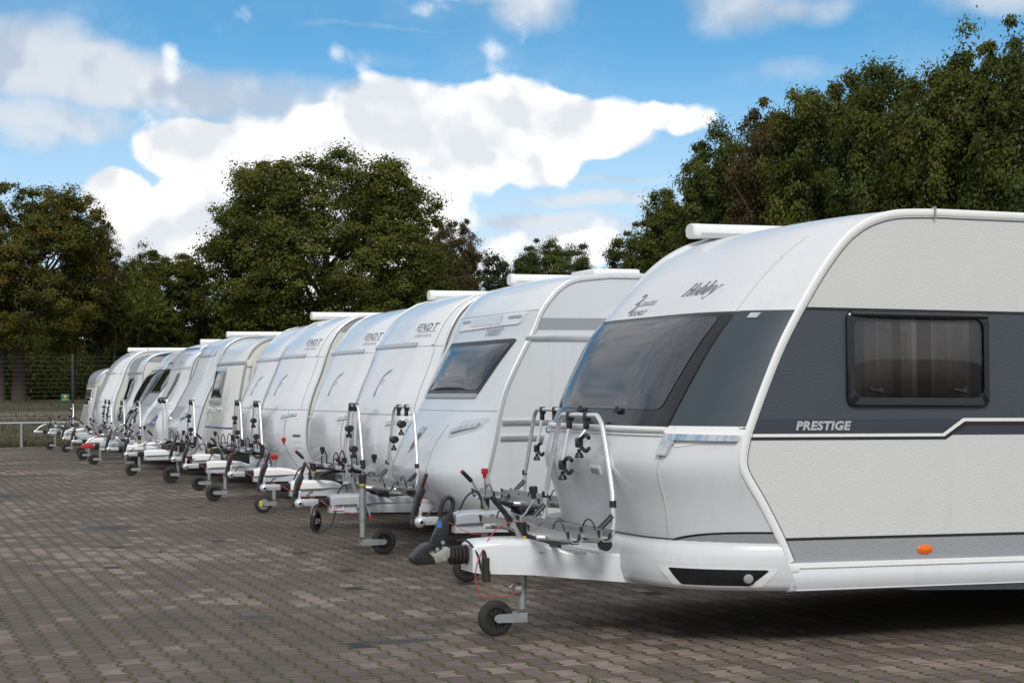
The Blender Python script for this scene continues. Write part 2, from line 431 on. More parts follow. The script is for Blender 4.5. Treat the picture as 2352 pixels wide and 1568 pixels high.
CLABEL = 'caravan'
def shell(root, F, L, zb, strips, side_mats, roof_mat, trim_mat=None, trim_r=.022, trim_z=0):
    """side walls in colour strips, roof, rear wall, floor, and the rails along the side edges"""
    hw = F.hw; mb = MB(F.T); mats = list(dict.fromkeys(side_mats+[roof_mat, UNDER]))
    prof = [(float(a), float(b)) for a, b in zip(F.x, F.z)]
    poly = [(prof[0][0], zb)]+prof+[(L-.25, F.ze), (L, F.ze-.25), (L, zb)]
    for sgn in (-1, 1):
        for (z0, z1, mt) in strips:
            c = clip(poly, z0, z1)
            if len(c) > 2: mb.add([(x, sgn*hw, z) for x, z in c], [tuple(range(len(c)))], mats.index(mt))
    us = np.linspace(-1, 1, 13); ri = mats.index(roof_mat)
    mb.grid([[(x, u*hw, F.ze+dz+F.crown*(1-u*u)*k) for u in us] for x, dz, k in
             [(F.xe, 0, 1), (F.xe+1.5, 0, 1), (L-.25, 0, 1), (L-.08, -.06, .6), (L, -.25, 0), (L, zb, 0)]][:5], ri)
    mb.add([(L, -hw, zb), (L, hw, zb), (L, hw, F.ze-.25), (L, -hw, F.ze-.25)], [(0, 1, 2, 3)], ri)
    mb.add([(prof[0][0], -hw+.01, zb+.02), (L, -hw+.01, zb+.02), (L, hw-.01, zb+.02), (prof[0][0], hw-.01, zb+.02)], [(0, 1, 2, 3)], mats.index(UNDER))
    mb.obj('body', mats, root)
    if trim_mat:
        for sgn in (-1, 1):
            t = MB(F.T); pts = [(x, z) for x, z in prof if z >= trim_z]+[(F.xe+k*(L-.3-F.xe)/6, F.ze) for k in range(1, 7)]
            secs = []
            for i, (x, z) in enumerate(pts):
                a = pts[max(i-1, 0)]; b = pts[min(i+1, len(pts)-1)]
                tx, tz = b[0]-a[0], b[1]-a[1]; l = math.hypot(tx, tz); nx, nz = -tz/l, tx/l
                ring = []
                for q in range(10):
                    w = 2*math.pi*q/10; h = -trim_r*.75+trim_r*math.cos(w); y = trim_r*.42*math.sin(w)
                    ring.append((x+nx*h, sgn*(hw+.004)+y, z+nz*h))
                secs.append(ring)
            t.loft(secs)
            t.obj('edge_rail', trim_mat, root)

def under(root, L, hw, axle=4.2):
    def tyre():
        b = MB(); b.lathe([(-.09, .19), (-.095, .27), (-.075, .315), (0, .325), (.075, .315), (.095, .27), (.09, .19), (-.09, .19)], (0, 0, 0), (0, 1, 0), 28); return b.mesh('tyre', RUB)
    def rim():
        b = MB(); b.lathe([(-.07, .19), (-.05, .17), (-.03, .06), (-.03, .0)], (0, 0, 0), (0, 1, 0), 20); b.lathe([(.07, .19), (.05, .17), (.03, .06), (.03, .0)], (0, 0, 0), (0, 1, 0), 20); return b.mesh('rim', GALV)
    for sgn in (-1, 1):
        t = link('wheel', cached('tyre', tyre), root, loc=(axle, sgn*(hw-.14), .325)); link('rim', cached('rim', rim), t)
    b = MB()
    for sgn in (-1, 1):
        b.prism([(1.7, .36), (L-.6, .36), (L-.9, .30), (axle+.5, .22), (axle-.5, .22), (3.0, .265), (2.55, .335), (1.7, .335)], sgn*(hw-.38)-.02, sgn*(hw-.38)+.02)
    b.tube([(axle, -hw+.2, .33), (axle, hw-.2, .33)], .035)
    b.obj('chassis_beam', GALV, root)

# ------------------------------------------------------------------ running gear in front of the body
def jockey(root, tx, wx, top=.73, wr=.115, knob='black', ring=True, crank=(.09, .13), turn=0.0, hub='black', clamp=False, y=0.0, wz=None):
    b = MB(); zc = wr
    b.tube([(tx, y, zc+.05), (tx, y, top-.13)], .028, 14, 0); b.tube([(tx, y, .32), (tx, y, top-.10)], .033, 14, 0)
    if ring:
        b.tube([(tx, y, top-.13), (tx, y, top-.085)], .033, 14, 2); b.tube([(tx, y, top-.085), (tx, y, top)], .034, 14, 1)
    else: b.lathe([(0, .03), (.02, .045), (.06, .045), (.075, .02)], (tx, y, top-.1), (0, 0, 1), 14, 3)
    k = 3 if knob == 'red' else 1; cx, cz = crank
    b.tube([(tx, y, top-.02), (tx, y, top+.03), (tx+cx*.3, y-.01, top+.05), (tx+cx, y-.02, top+cz-.04), (tx+cx, y-.02, top+cz)], .007, 8, 0)
    b.lathe([(0, .016), (.03, .016), (.032, .026), (.07, .028), (.078, .02)], (tx+cx, y-.02, top+cz-.03), (0, 0, 1), 12, k)
    if clamp:
        b.box((tx, y+.03, .455), (.10, .06, .045), bev=.006, m=0); b.tube([(tx+.035, y-.03, .455), (tx+.06, y-.05, .36)], .007, 8, 0); b.tube([(tx+.06, y-.05, .37), (tx+.068, y-.055, .325)], .014, 10, 3)
    d = wx-tx; L = abs(d); sg = 1 if d > 0 else -1
    o = b.obj('jockey_wheel', [GALV, BLACK, YEL, RED], root)
    def arm():
        f = MB()
        for yy in (-.042, .042):
            f.prism([(-.02, .03), (-.02, -.03), (L, -.026), (L+.02, -.01), (L+.02, .012), (L, .026)], yy-.004, yy+.004)
        f.tube([(L, -.05, 0), (L, .05, 0)], .011, 10); return f.mesh('fork', GALV)
    e = link('fork', arm(), o, loc=(tx, y, zc)); e.rotation_euler = (0, 0, (0 if sg > 0 else math.pi)+turn)
    def tyre():
        t = MB(); w = .028
        t.lathe([(-w, wr*.62), (-w, wr*.86), (-w*.7, wr*.97), (0, wr), (w*.7, wr*.97), (w, wr*.86), (w, wr*.62), (-w, wr*.62)], (0, 0, 0), (0, 1, 0), 32); return t.mesh('tyre', RUB)
    def hubm():
        t = MB(); w = .02
        t.lathe([(-w, wr*.20), (-w*.6, wr*.22), (-.006, wr*.25), (-.006, wr*.60), (.006, wr*.60), (.006, wr*.25), (w*.6, wr*.22), (w, wr*.2)], (0, 0, 0), (0, 1, 0), 24, 0)
        t.lathe([(-w*1.2, wr*.58), (-w*1.2, wr*.66), (w*1.2, wr*.66), (w*1.2, wr*.58), (-w*1.2, wr*.58)], (0, 0, 0), (0, 1, 0), 28, 0)
        for i in range(8):
            a = math.pi*i/4+.2; R = Matrix.Rotation(-a, 3, 'Y')
            t.box(R @ Vector((wr*.4, 0, 0)), (wr*.5, w*1.6, wr*.10), R, 0, 1)
        if hub == 'yellow':
            t.box((-.035, -.026, .0), (.035, .006, .07), None, .002, 2)
        return t.mesh('hub', {'black': [BLACK, BLACK], 'yellow': [GALV, GALV, MATS_YH]}[hub])
    ax = Matrix.Rotation(turn, 3, 'Z') @ Vector((d, 0, 0))
    for nm, me in (('tyre', cached(('tyre', wr), tyre)), ('hub', cached(('hub', wr, hub), hubm))):
        link(nm, me, o, loc=(tx+ax.x, y+ax.y, zc), rz=turn)
    return o
MATS_YH = pbr('bright yellow label', (.60, .55, .02), .45)

def bellows(root, x0, x1, z, r=.05):
    def f():
        b = MB(); n = 5; p = [(0, r*.62)]
        for i in range(n):
            for k in range(5):
                t = (i+k/5)/n; p.append((t*(x1-x0), r*(.68+.32*math.sin(math.pi*k/5))))
        p.append((x1-x0, r*.72)); b.lathe(p, (0, 0, 0), (1, 0, 0), 22); return b.mesh('bellows', RUB, 60)
    return link('bellows', cached(('bel', round(x1-x0, 3), r), f), root, loc=(x0, 0, z))
def handbrake(root, x, z, pts, red=True):
    b = MB(); (x1, z1), (x2, z2) = pts
    b.prism([(x-.018, z), (x+.018, z), (x1+.014, z1), (x1-.012, z1+.012)], -.052, -.040, 0, .002)
    b.tube([(x1, -.046, z1), (x1+(x2-x1)*.9, -.046, z1+(z2-z1)*.9)], .017, 10, 1)
    b.tube([(x1+(x2-x1)*.86, -.046, z1+(z2-z1)*.86), (x2, -.046, z2)], [.0165, .013], 10, 2 if red else 1)
    return b.obj('handbrake_lever', [GALV, BLACK, RED], root)
def cable(root, pts, r=.006, mat=None, name='cable'):
    b = MB(); b.tube(spline3(pts, 30), r, 7); return b.obj(name, mat or RUB, root)
LETTERS = {}
def letters(body, **k):
    key = (body, tuple(sorted(k.items())))
    if key not in LETTERS: LETTERS[key] = text2d(body, **k)
    return LETTERS[key]

def coupling_stab(root, z=.49, near=False, red=False):
    """stabiliser coupling: silver ball drum, tall black handle with a red grip"""
    def body():
        b = MB()
        b.ball((0, -.045, z), .046, 0); b.ball((0, .045, z), .046, 0); b.tube([(0, -.05, z), (0, .05, z)], .046, 16, 0)
        b.lathe([(0, .014), (.004, .013)], (0, -.0915, z), (0, -1, 0), 12, 1)
        b.prism([(-.062, z-.02), (-.045, z-.035), (.03, z-.04), (.03, z+.03), (-.02, z+.055), (-.05, z+.045)], -.04, .04, 1, .006)
        b.prism([(.03, z-.028), (.185, z-.028), (.185, z+.032), (.03, z+.036)], -.032, .032, 2, .004)
        for hx in (.09, .13): b.lathe([(0, .010), (.004, .009)], (hx, -.0325, z+.002), (0, -1, 0), 10, 0)
        return b.mesh('coupling', [ALU_W, BLACK, GALV_Y if False else ALU_W])
    c = link('coupling_head', cached(('stab', z, red), body), root)
    def handle():
        b = MB()
        b.prism([(-.062, z+.025), (-.035, z+.02), (.006, z+.10), (.018, z+.16), (.05, z+.235), (.04, z+.275), (.012, z+.262), (-.022, z+.20), (-.04, z+.12)], -.036, .036, 0, .007)
        b.prism([(.012, z+.255), (.042, z+.272), (.078, z+.365), (.070, z+.38), (.056, z+.375)], -.022, .022, 0, .006)
        b.prism([(.040, z+.280), (.046, z+.268), (.080, z+.362), (.074, z+.37)], -.019, .019, 1, .003)
        b.prism([(-.012, z+.02), (.016, z+.02), (.022, z+.11), (.0, z+.12)], -.042, .042, 2, .005)
        return b.mesh('handle', [BLACK, RED, ALU_W])
    h = link('coupling_handle', cached(('stabh', z), handle), c)
    if near:
        b = MB(); vs, fs = letters('AL-KO', offset=.02)
        a = math.radians(68); w = .062
        b.add([(.012+(p*math.cos(a)-q*math.sin(a))*w, -.0375, z+.135+(p*math.sin(a)+q*math.cos(a))*w) for p, q in vs], fs)
        b.obj('lettering', RED, c)
    bellows(root, .185, .29, z, .048)
    b = MB(); b.tube([(.06, -.02, z+.03), (.07, -.02, z+.05), (.11, -.02, z+.095), (.135, -.02, z+.098)], .009, 8); b.obj('release_lever', BLACK, root)
    return c

def coupling_black(root, z=.49, sticker=True):
    X = lambda c: (c-100)*.000518
    Z = lambda c: z+(1216-c)*.000487
    pl = lambda P: [(X(a), Z(b)) for a, b in P]
    b = MB()
    b.prism(pl([(100, 1180), (170, 1090), (240, 1030), (320, 1000), (370, 1020), (385, 1050), (300, 1105), (370, 1190), (385, 1230), (380, 1272), (150, 1272), (108, 1230)]), -.05, .05, 0, .012)
    b.prism(pl([(290, 1110), (380, 1140), (540, 1060), (575, 1080), (580, 1180), (520, 1240), (390, 1255), (372, 1200)]), -.036, .036, 1, .003)
    for cx, cy in ((400, 1220), (500, 1210)): b.lathe([(0, .011), (.005, .010)], (X(cx), -.036, Z(cy)), (0, -1, 0), 10, 1)
    b.box((X(240), -.02, Z(1040)), (.022, .03, .004), Matrix.Rotation(-.5, 3, 'Y'), 0, 2)
    c = b.obj('coupling_head', [BLACK, GALV_Y, YEL], root)
    h = MB()
    h.prism(pl([(345, 1000), (400, 880), (470, 690), (575, 690), (577, 880), (520, 1020), (440, 1130), (385, 1100)]), -.026, .026, 0, .007)
    ring = [(475, 690), (490, 560), (530, 465), (590, 445), (635, 490), (630, 570), (590, 680)]
    h.tube(spline3([(X(a), 0, Z(b)) for a, b in ring], 30), .014, 10, 0)
    for cx, cy in ((490, 1005), (420, 1088)): h.lathe([(0, .013), (.006, .012)], (X(cx), -.026, Z(cy)), (0, -1, 0), 12, 1)
    for k in range(4): h.box((X(400-k*10), -.027, Z(905+k*22)), (.028, .004, .005), None, 0, 0)
    if sticker: h.prism(pl([(428, 730), (480, 740), (470, 822), (420, 810)]), -.0275, -.0262, 2)
    h.obj('coupling_handle', [BLACK, GALV, BLUE_S], c)
    bellows(root, .25, .37, z+.022, .060)
    return c

def rsec(x, w, zt, zb, r=.03):
    """a box-like section with rounded upper corners"""
    P = [(-w, zb)]
    for k in range(5):
        a = math.pi-k*math.pi/8; P.append((-w+r+r*math.cos(a), zt-r+r*math.sin(a)))
    for k in range(5):
        a = math.pi/2-k*math.pi/8; P.append((w-r+r*math.cos(a), zt-r+r*math.sin(a)))
    P.append((w, zb)); return [(x, y, z) for y, z in P]
def drawbar(root, style='white', nose=1.45, z=.49, deep=False):
    """A-frame rails with a moulded cover"""
    b = MB(); mats = {'white': [WHITE_P, GREY_LC], 'grey': [GREY_CV, GREY_LC], 'steel': [GALV, GALV]}[style]
    b.loft([rsec(.29, .075, z+.055, z-.03), rsec(.36, .10, z+.075, z-.02), rsec(.60, .13, z+.075, z-.015), rsec(.74, .16, z+.06, z-.01), rsec(.86, .20, z+.02, z-.01)], 0)
    for sg in (-1, 1):
        b.prism([(.30, sg*.05), (.62, sg*.09), (nose+.5, sg*.62), (nose+.5, sg*.56), (.62, sg*.04), (.30, sg*.01)], z-.10, z-.016, 1, .004, axis='z')
        if style != 'steel':
            b.prism([(.80, sg*.16), (nose+.4, sg*.60), (nose+.4, sg*.50), (.95, sg*.08)], z-.016, z+.022, 1, .008, axis='z')
    b.box((.42, 0, z-.06), (.26, .11, .08), None, .008, 1)
    return b.obj('drawbar', mats, root)

def rack_hoop(root, hx=1.0, yc=0.0, zt=1.36, wide=.55, top=.33, clamps='open', full=True, far=False):
    """tube bicycle carrier: bowed hoop, two base tubes, wheel trays, arm clamps, straps"""
    b = MB(); zb = .70
    def P(y, z, dx=0): return (hx+dx, yc+y, z)
    path = [(hx-.46, yc-wide+.10, zb-.06), (hx-.10, yc-wide+.01, zb-.085), (hx-.03, yc-wide, zb-.065), (hx, yc-wide, zb), (hx, yc-wide+.01, zb+.12), (hx+.01, yc-wide+.04, zb+.22), (hx+.02, yc-top-.05, zt-.10), (hx+.02, yc-top, zt-.03), (hx+.02, yc-top+.05, zt)]
    other = [(p[0], 2*yc-p[1], p[2]) for p in path][::-1]
    b.tube(spline3(path, 40)+spline3(other, 40), .0165, 12, 0)
    for sg in (-1, 1):
        y = yc+sg*(wide-.005)
        b.tube([(hx, y, zb+.11), (hx, y-sg*.003, zb+.15)], .021, 12, 1)
        b.tube([(hx-.005, y, zb+.06), (hx-.10, y-sg*.01, zb-.03)], .021, 10, 1, flat=.8)
        b.tube([(hx-.27, yc+sg*(wide-.06), zb-.09), (hx-.27, yc+sg*.10, zb-.13)], .018, 8, 1)
    b.tube([(hx-.05, yc-wide+.05, zb-.085), (hx-.05, yc+wide-.05, zb-.085)], .022, 10, 1)
    b.tube([(hx-.27, yc-.3, zb-.10), (hx-.27, yc+.3, zb-.10)], .022, 10, 1)
    b.box((hx-.22, yc-.12, .575), (.10, .07, .14), None, .01, 1); b.box((hx-.22, yc+.12, .575), (.10, .07, .14), None, .01, 1)
    b.lathe([(0, .038), (.05, .038)], (hx-.06, yc-wide+.02, zb-.11), (0, -1, 0), 14, 1)
    o = b.obj('bike_rack', [ALU_W, BLACK], root)
    zb0, zb = zb, zb-.045
    for i, tx in enumerate((hx-.17, hx-.38)):
        for (y0, y1) in (((-.88, .56),) if i == 0 else ((-.92, -.20), (.10, .70))):
            t = MB(); sec = [(-.038, .045), (-.038, .0), (-.022, -.018), (.022, -.018), (.038, .0), (.038, .045), (.032, .045), (.032, .004), (.018, -.012), (-.018, -.012), (-.032, .004), (-.032, .045)]
            t.loft([[(tx+p, yc+y, zb-.005+q) for p, q in sec] for y in (y0, y1)], 0)
            for yy in ((y0+.03, y0+.30, y1-.03) if i == 0 else (y0+.03, y1-.03)):
                t.prism([(tx-.05, zb+.045), (tx-.038, zb+.0), (tx-.02, zb-.03), (tx+.02, zb-.03), (tx+.038, zb), (tx+.05, zb+.045), (tx+.036, zb+.045), (tx+.02, zb-.008), (tx-.02, zb-.008), (tx-.036, zb+.045)], yc+yy-.013, yc+yy+.013, 1)
            w = t.obj('wheel_tray', [ALU, BLACK], o)
            if full:
                cable(w, [(tx-.03, yc+y0+.10, zb+.03), (tx-.02, yc+y0+.16, zb+.075), (tx+.01, yc+y0+.30, zb+.09), (tx+.03, yc+y0+.42, zb+.065), (tx+.035, yc+y0+.47, zb+.01)], .005, BLACK, 'strap')
    zb = zb0
    for i, (ys, zl, k) in enumerate(((.16, .17, 0), (-.12, .02, 1))):
        c = MB(); y = yc+ys*top/.33
        c.box((hx+.02, y, zt-.008), (.046, .042, .062), None, .01, 1); c.box((hx+.015, y, zt-.06), (.034, .034, .055), None, .008, 1)
        c.tube([(hx+.01, y, zt-.09), (hx-.03, y, zt-.12-zl)], .0115, 10, 0)
        cx, cz = hx-.035, zt-.15-zl
        c.box((cx, y, cz), (.042, .05, .062), None, .012, 1)
        if clamps == 'open':
            for sg in (-1, 1):
                c.tube(spline3([(cx, y-.02, cz+sg*.02), (cx+.01, y-.08, cz+sg*.055), (cx+.01, y-.15, cz+sg*.04), (cx+.01, y-.175, cz+sg*.02)], 14), [.02]*12+[.012], 8, 1) if False else c.tube(spline3([(cx, y-.02, cz+sg*.02), (cx+.01, y-.08, cz+sg*.05), (cx+.01, y-.14, cz+sg*.032)], 12), .013, 8, 1)
        else:
            c.tube([(cx, y-.07, cz+.01), (cx, y+.05, cz+.01)], .032, 12, 1)
        c.lathe([(0, .012), (-.02, .011), (-.025, .021), (-.050, .030), (-.056, .025)], (cx, y, cz-.04), (0, 0, 1), 10, 1)
        c.obj('frame_clamp', [ALU_W, BLACK], o)
    return o
def rack_dark(root, hx=1.0, yc=0.0, zt=1.36, hz=1.0):
    """carrier with a bent black platform tube and a narrow silver hoop"""
    b = MB(); zb = .70; w, t = .40, .15
    half = [(hx, yc-w, zb-.02), (hx, yc-w+.02, zb+.12), (hx+.01, yc-t-.07, zt-.12), (hx+.01, yc-t-.03, zt-.02), (hx+.01, yc-t+.02, zt)]
    b.tube(spline3(half, 24)+spline3([(p[0], 2*yc-p[1], p[2]) for p in half][::-1], 24), .0165, 12, 0)
    for sg in (-1, 1): b.tube([(hx, yc+sg*w, zb-.03), (hx, yc+sg*(w-.01), zb+.08)], .030, 10, 1)
    zb -= .03; loop = [(hx-.34, yc-w*.95, zb), (hx-.15, yc-w*1.05, zb), (hx, yc-w, zb-.02), (hx+.02, yc, zb-.08), (hx, yc+w, zb-.02), (hx-.15, yc+w*1.05, zb), (hx-.34, yc+w*.95, zb), (hx-.42, yc+w*.6, zb-.05), (hx-.44, yc, zb-.09), (hx-.42, yc-w*.6, zb-.05)]
    b.tube(spline3(loop+loop[:1], 60)[:-1], .021, 10, 1, closed=True)
    b.box((hx-.3, yc, .58), (.4, .06, .14), None, .01, 1)
    o = b.obj('bike_rack', [ALU_W, BLACK], root)
    for tx in (hx-.12, hx-.32):
        for y0 in (-.62, -.10, .30):
            t_ = MB(); sec = [(-.04, .02), (-.02, -.008), (.02, -.008), (.04, .02), (.04, .035), (.018, .008), (-.018, .008), (-.04, .035)]
            t_.loft([[(tx+p, yc+y, zb+.03+q) for p, q in sec] for y in (y0, y0+.30)], 0); tr = t_.obj('wheel_tray', ALU, o)
            if y0 != .30:
                cable(tr, [(tx-.035, yc+y0+.1, zb+.03), (tx-.03, yc+y0+.1, zb+.15), (tx, yc+y0+.12, zb+.2), (tx+.03, yc+y0+.14, zb+.15), (tx+.035, yc+y0+.14, zb+.03)], .007, BLACK, 'strap')
    for ys, zl in ((.10, .12), (-.08, .34)):
        c = MB(); y = yc+ys
        c.box((hx+.01, y, zt-.015), (.06, .055, .09), None, .014, 1); c.tube([(hx+.01, y, zt-.05), (hx, y, zt-.1-zl)], .013, 8, 0)
        c.tube([(hx-.02, y-.07, zt-.13-zl), (hx-.02, y+.06, zt-.13-zl)], .036, 12, 1); c.lathe([(0, .014), (-.03, .014), (-.034, .034), (-.07, .034)], (hx-.02, y, zt-.16-zl), (0, 0, 1), 10, 1)
        c.obj('frame_clamp', [ALU_W, BLACK], o)
    return o
def awning(root, x0, L, y, z, h=.115):
    b = MB(); sec = []
    for k in range(16):
        a = 2*math.pi*k/16; c, s_ = math.cos(a), math.sin(a)
        sec.append((.075*math.copysign(abs(c)**.6, c), h/2*math.copysign(abs(s_)**.7, s_)))
    b.loft([[(x, y+p, z+q) for p, q in sec] for x in (x0+.05, L)], 0)
    b.loft([[(x, y+p*k, z+q*k) for p, q in sec] for x, k in ((x0, .86), (x0+.012, 1.02), (x0+.055, 1.03))], 0)
    b.tube([(x0+.06, y-.07, z-.022), (L, y-.07, z-.022)], .008, 6, 1)
    b.box(((x0+L)/2+.2, y+.02, z-h/2-.02), (L-x0-.5, .09, .05), None, .008, 1)
    return b.obj('awning', [W_TRIM, ALU], root)

# ------------------------------------------------------------------ caravans
GROUP = 'caravans parked in a row'
def front_part(root, F, name, z0, z1, mat, off=0, **k):
    mb = MB(); F.strip(mb, z0, z1, off=off, **k); return mb.obj(name, mat, root)
def front_win(root, F, c, frame=BLACK, glass=GLASS, fr=.05, rx=.10, ry=.12, pil=.02, name='front_window'):
    """c: bl, br, tr, tl as (u, z); frame with a pillowed pane on it"""
    a = MB(); F.quad(a, c, .010, rx=rx, ry=ry, rim=.018); w = a.obj(name, frame, root)
    cu = sum(p[0] for p in c)/4; cz = sum(p[1] for p in c)/4
    hu = max(p[0] for p in c)-min(p[0] for p in c); hz = max(p[1] for p in c)-min(p[1] for p in c)
    ku = 1-2*fr/(hu*F.hw); kz = 1-2*fr/hz
    b = MB(); F.quad(b, [(cu+(p[0]-cu)*ku, cz+(p[1]-cz)*kz) for p in c], .014, nu=22, nv=18, rx=rx*1.1, ry=ry*1.1, pillow=pil, rim=.008)
    b.obj('pane', glass, w); return w
def front_text(root, F, body, uc, z, w, mat=INK, slope=0, off=.004, **k):
    mb = MB(); F.text(mb, letters(body, **k), uc, z, w, off, slope); return mb.obj('lettering', mat, root)
def rail_band(root, F, z, u0, u1, h=.03, mat=ALU, off=.012, name='trim_strip'):
    mb = MB(); F.strip(mb, z-h/2, z+h/2, u0, u1, off=off, nu=30, nv=3)
    F.strip(mb, z-h/2-.012, z-h/2, u0, u1, off=.004, nu=30, nv=2); F.strip(mb, z+h/2, z+h/2+.012, u0, u1, off=.004, nu=30, nv=2)
    return mb.obj(name, mat, root)
def near_poly(root, F, name, polys, mat, off=.003):
    mb = MB(F.T)
    for p in polys: mb.add([(x, -F.hw-off, z) for x, z in p], [tuple(range(len(p)))])
    return mb.obj(name, mat, root)

def caravan_grey_band():
    r = thing('caravan', 'nearest white caravan, with a wide dark grey band round its front window and side', 'caravan', (3.13, 10.49, 0), 0, GROUP)
    hw = 1.25
    prof = [(1.97, .345), (1.93, .46), (1.86, .62), (1.74, .84), (1.64, 1.0), (1.61, 1.09), (1.63, 1.22), (1.69, 1.38), (1.78, 1.59), (1.88, 1.80), (2.01, 2.02), (2.15, 2.23), (2.29, 2.40), (2.40, 2.49), (2.52, 2.55), (2.68, 2.59), (2.95, 2.605)]
    F = Front(prof, hw, [(.34, .66), (.62, .61), (.80, .545), (1.0, .475), (1.15, .45), (1.3, .44), (2.0, .40), (2.3, .28), (2.6, .1)], n=5, crown=.03, tilt=.012)
    shell(r, F, 8.0, .345, [(.34, .50, W_GEL), (.50, .64, SILV_H), (.64, 1.25, W_SIDE), (1.25, 1.345, G_PLAIN), (1.345, 1.995, G_BAND), (1.995, 2.7, W_SIDE)],
          [W_SIDE, SILV_H, G_BAND, G_PLAIN, W_GEL], W_GEL, W_TRIM, .024, .475)
    # thin dark line along the inner edge of the side rail
    mb = MB(F.T)
    for k in (.042, .050):
        pts = []
        for x, z, i in zip(F.x, F.z, range(len(F.x))):
            if z < .5: continue
            a = max(i-1, 0); b = min(i+1, len(F.x)-1); tx, tz = F.x[b]-F.x[a], F.z[b]-F.z[a]; l = math.hypot(tx, tz)
            pts.append((x+tz/l*k, -hw-.0035, z-tx/l*k))
        pts += [(x, -hw-.0035, F.ze-k) for x in np.linspace(F.xe, 7.7, 12)]
        mb.tube(pts, .0022 if k > .045 else .0035, 5, 0 if k > .045 else 1)
    mb.obj('edge_seal', [INK, W_TRIM], r)
    front_part(r, F, 'roof_cap', 1.975, 99, W_GEL)
    front_part(r, F, 'corner_panel', 1.285, 1.972, G_GEL, .001)
    front_part(r, F, 'nose_panel', .62, 1.26, W_GEL)
    # ledge bead under the window
    mb = MB(); mb.tube([F.at(u, 1.272, .012) for u in np.linspace(-.74, .99, 34)], .020, 10); mb.tube([F.at(u, 1.244, .004) for u in np.linspace(-.74, .99, 34)], .008, 8)
    F.strip(mb, 1.245, 1.30, off=.001, nu=40); mb.obj('window_ledge', W_TRIM, r)
    # front window: dark pane with a blacker border
    w = MB(); F.quad(w, [(.985, 1.292), (-.735, 1.288), (-.80, 1.965), (.985, 1.968)], .008, nu=34, nv=16, rx=.02, ry=.03, rim=.012); w = w.obj('front_window', BLACK_G, r)
    p = MB(); F.quad(p, [(.93, 1.395), (-.66, 1.39), (-.745, 1.945), (.95, 1.945)], .012, nu=34, nv=22, rx=.05, ry=.10, pillow=.012); p.obj('pane', GLASS_H, w)
    for u in (.2, -.28):
        h = MB(); h.box(F.at(u, 1.375, .022), (.02, .09, .02), None, .006); h.box(F.at(u, 1.385, .03), (.015, .03, .03), None, .005); h.obj('window_latch', BLACK, w)
    # chrome corner handles with a recess under them
    for sg in (-1, 1):
        mb = MB(); mb.m = 0
        F.quad(mb, [(sg*.80, 1.175), (sg*.985, 1.225), (sg*.985, 1.30), (sg*.77, 1.30)], .003, rx=.1, ry=.2, m=1)
        F.quad(mb, [(sg*.745, 1.212), (sg*.99, 1.212), (sg*.99, 1.247), (sg*.74, 1.247)], .030, nv=4, rx=.02, ry=.1, rim=.026, m=0)
        F.quad(mb, [(sg*.735, 1.125), (sg*.775, 1.125), (sg*.80, 1.218), (sg*.742, 1.218)], .029, nv=5, nu=5, rx=.02, ry=.1, rim=.026, m=0)
        mb.obj('handle', [CHROME, W_TRIM], r)
    # seams of the nose panel and the cap
    mb = MB()
    for sg in (-1, 1):
        mb.tube([F.at(sg*(.675+.075*((z-.62)/.6)**.7), z, .002) for z in np.linspace(.625, 1.22, 26)], .0045, 6)
        mb.tube([F.at(sg*.80, z, .002) for z in np.linspace(1.985, 2.44, 24)], .004, 6)
    mb.tube([F.at(u, 1.978, .003) for u in np.linspace(-.82, .82, 40)], .004, 6)
    mb.obj('panel_seam', pbr('pale sealant', (.60, .59, .56), .5), r)
    mb = MB(); F.strip(mb, 1.966, 1.982, off=.0005, nu=40, nv=2); mb.obj('panel_gap', SEAM, r); mb = MB(); mb.tube([F.at(u, .634, .003) for u in np.linspace(-.72, .995, 40)], .0045, 6); mb.obj('lower_gap', SEAM, r)
    for sg in (1,):
        mb = MB(); pts = [F.at(sg*.90, z, .0) for z in np.linspace(1.99, 2.54, 26)]+[F.P(sg*.90, F.sz(2.54)+(F.S-F.sz(2.54))*k) for k in (.3, .6, .9)]
        mb.tube(pts, [.075]*len(pts), 12, flat=.42); mb.obj('cap_rail', W_GEL, r)
    # lock plate
    mb = MB(); F.quad(mb, [(-.10, .985), (-.225, .985), (-.225, 1.04), (-.10, 1.04)], .006, rx=.1, ry=.2, rim=.006, m=0); F.quad(mb, [(-.115, .995), (-.21, .995), (-.21, 1.028), (-.115, 1.028)], .012, rx=.2, ry=.4, rim=.006, m=1)
    mb.obj('locker_lock', [W_TRIM, GALV], r)
    mb = MB(); F.quad(mb, [(-.865, 1.935), (-.90, 1.935), (-.905, 1.965), (-.868, 1.965)], .008, rx=.1, ry=.2, rim=.008); mb.obj('marker_lamp', LENS, r)
    # bumper skirt with fog lamp recess
    # the bumper hangs straight down from the lower edge of the nose, a little proud of it
    bp = MB(); q = Front(prof, hw, [(.3, .6), (2.6, .1)], n=5); q.S = .632; q.sz = lambda z: z
    LEV = ((.335, -.06), (.345, -.01), (.37, .018), (.43, .034), (.50, .036), (.55, .030), (.585, .018), (.610, .006), (.632, .002))
    def qP(u, z):
        p = F.P(u, F.sz(.632)); n = F.N(u, F.sz(.66)); n.z = 0; n.normalize()
        k = float(np.interp(z, *zip(*LEV))); back = (float(np.interp(max(z, .36), F.z, F.x))-float(np.interp(.632, F.z, F.x)))*abs(u)**9+.004*abs(u)**9
        return Vector((p.x+n.x*k+back, p.y+n.y*k, z-.012*(p.x-1.8)))
    q.P = qP
    bp.grid([[qP(u, z) for u in np.sin(np.linspace(-math.pi/2, math.pi/2, 44))] for z in np.interp(np.linspace(0, 8, 25), range(9), [l[0] for l in LEV])])
    bo = bp.obj('bumper', W_GEL, r)
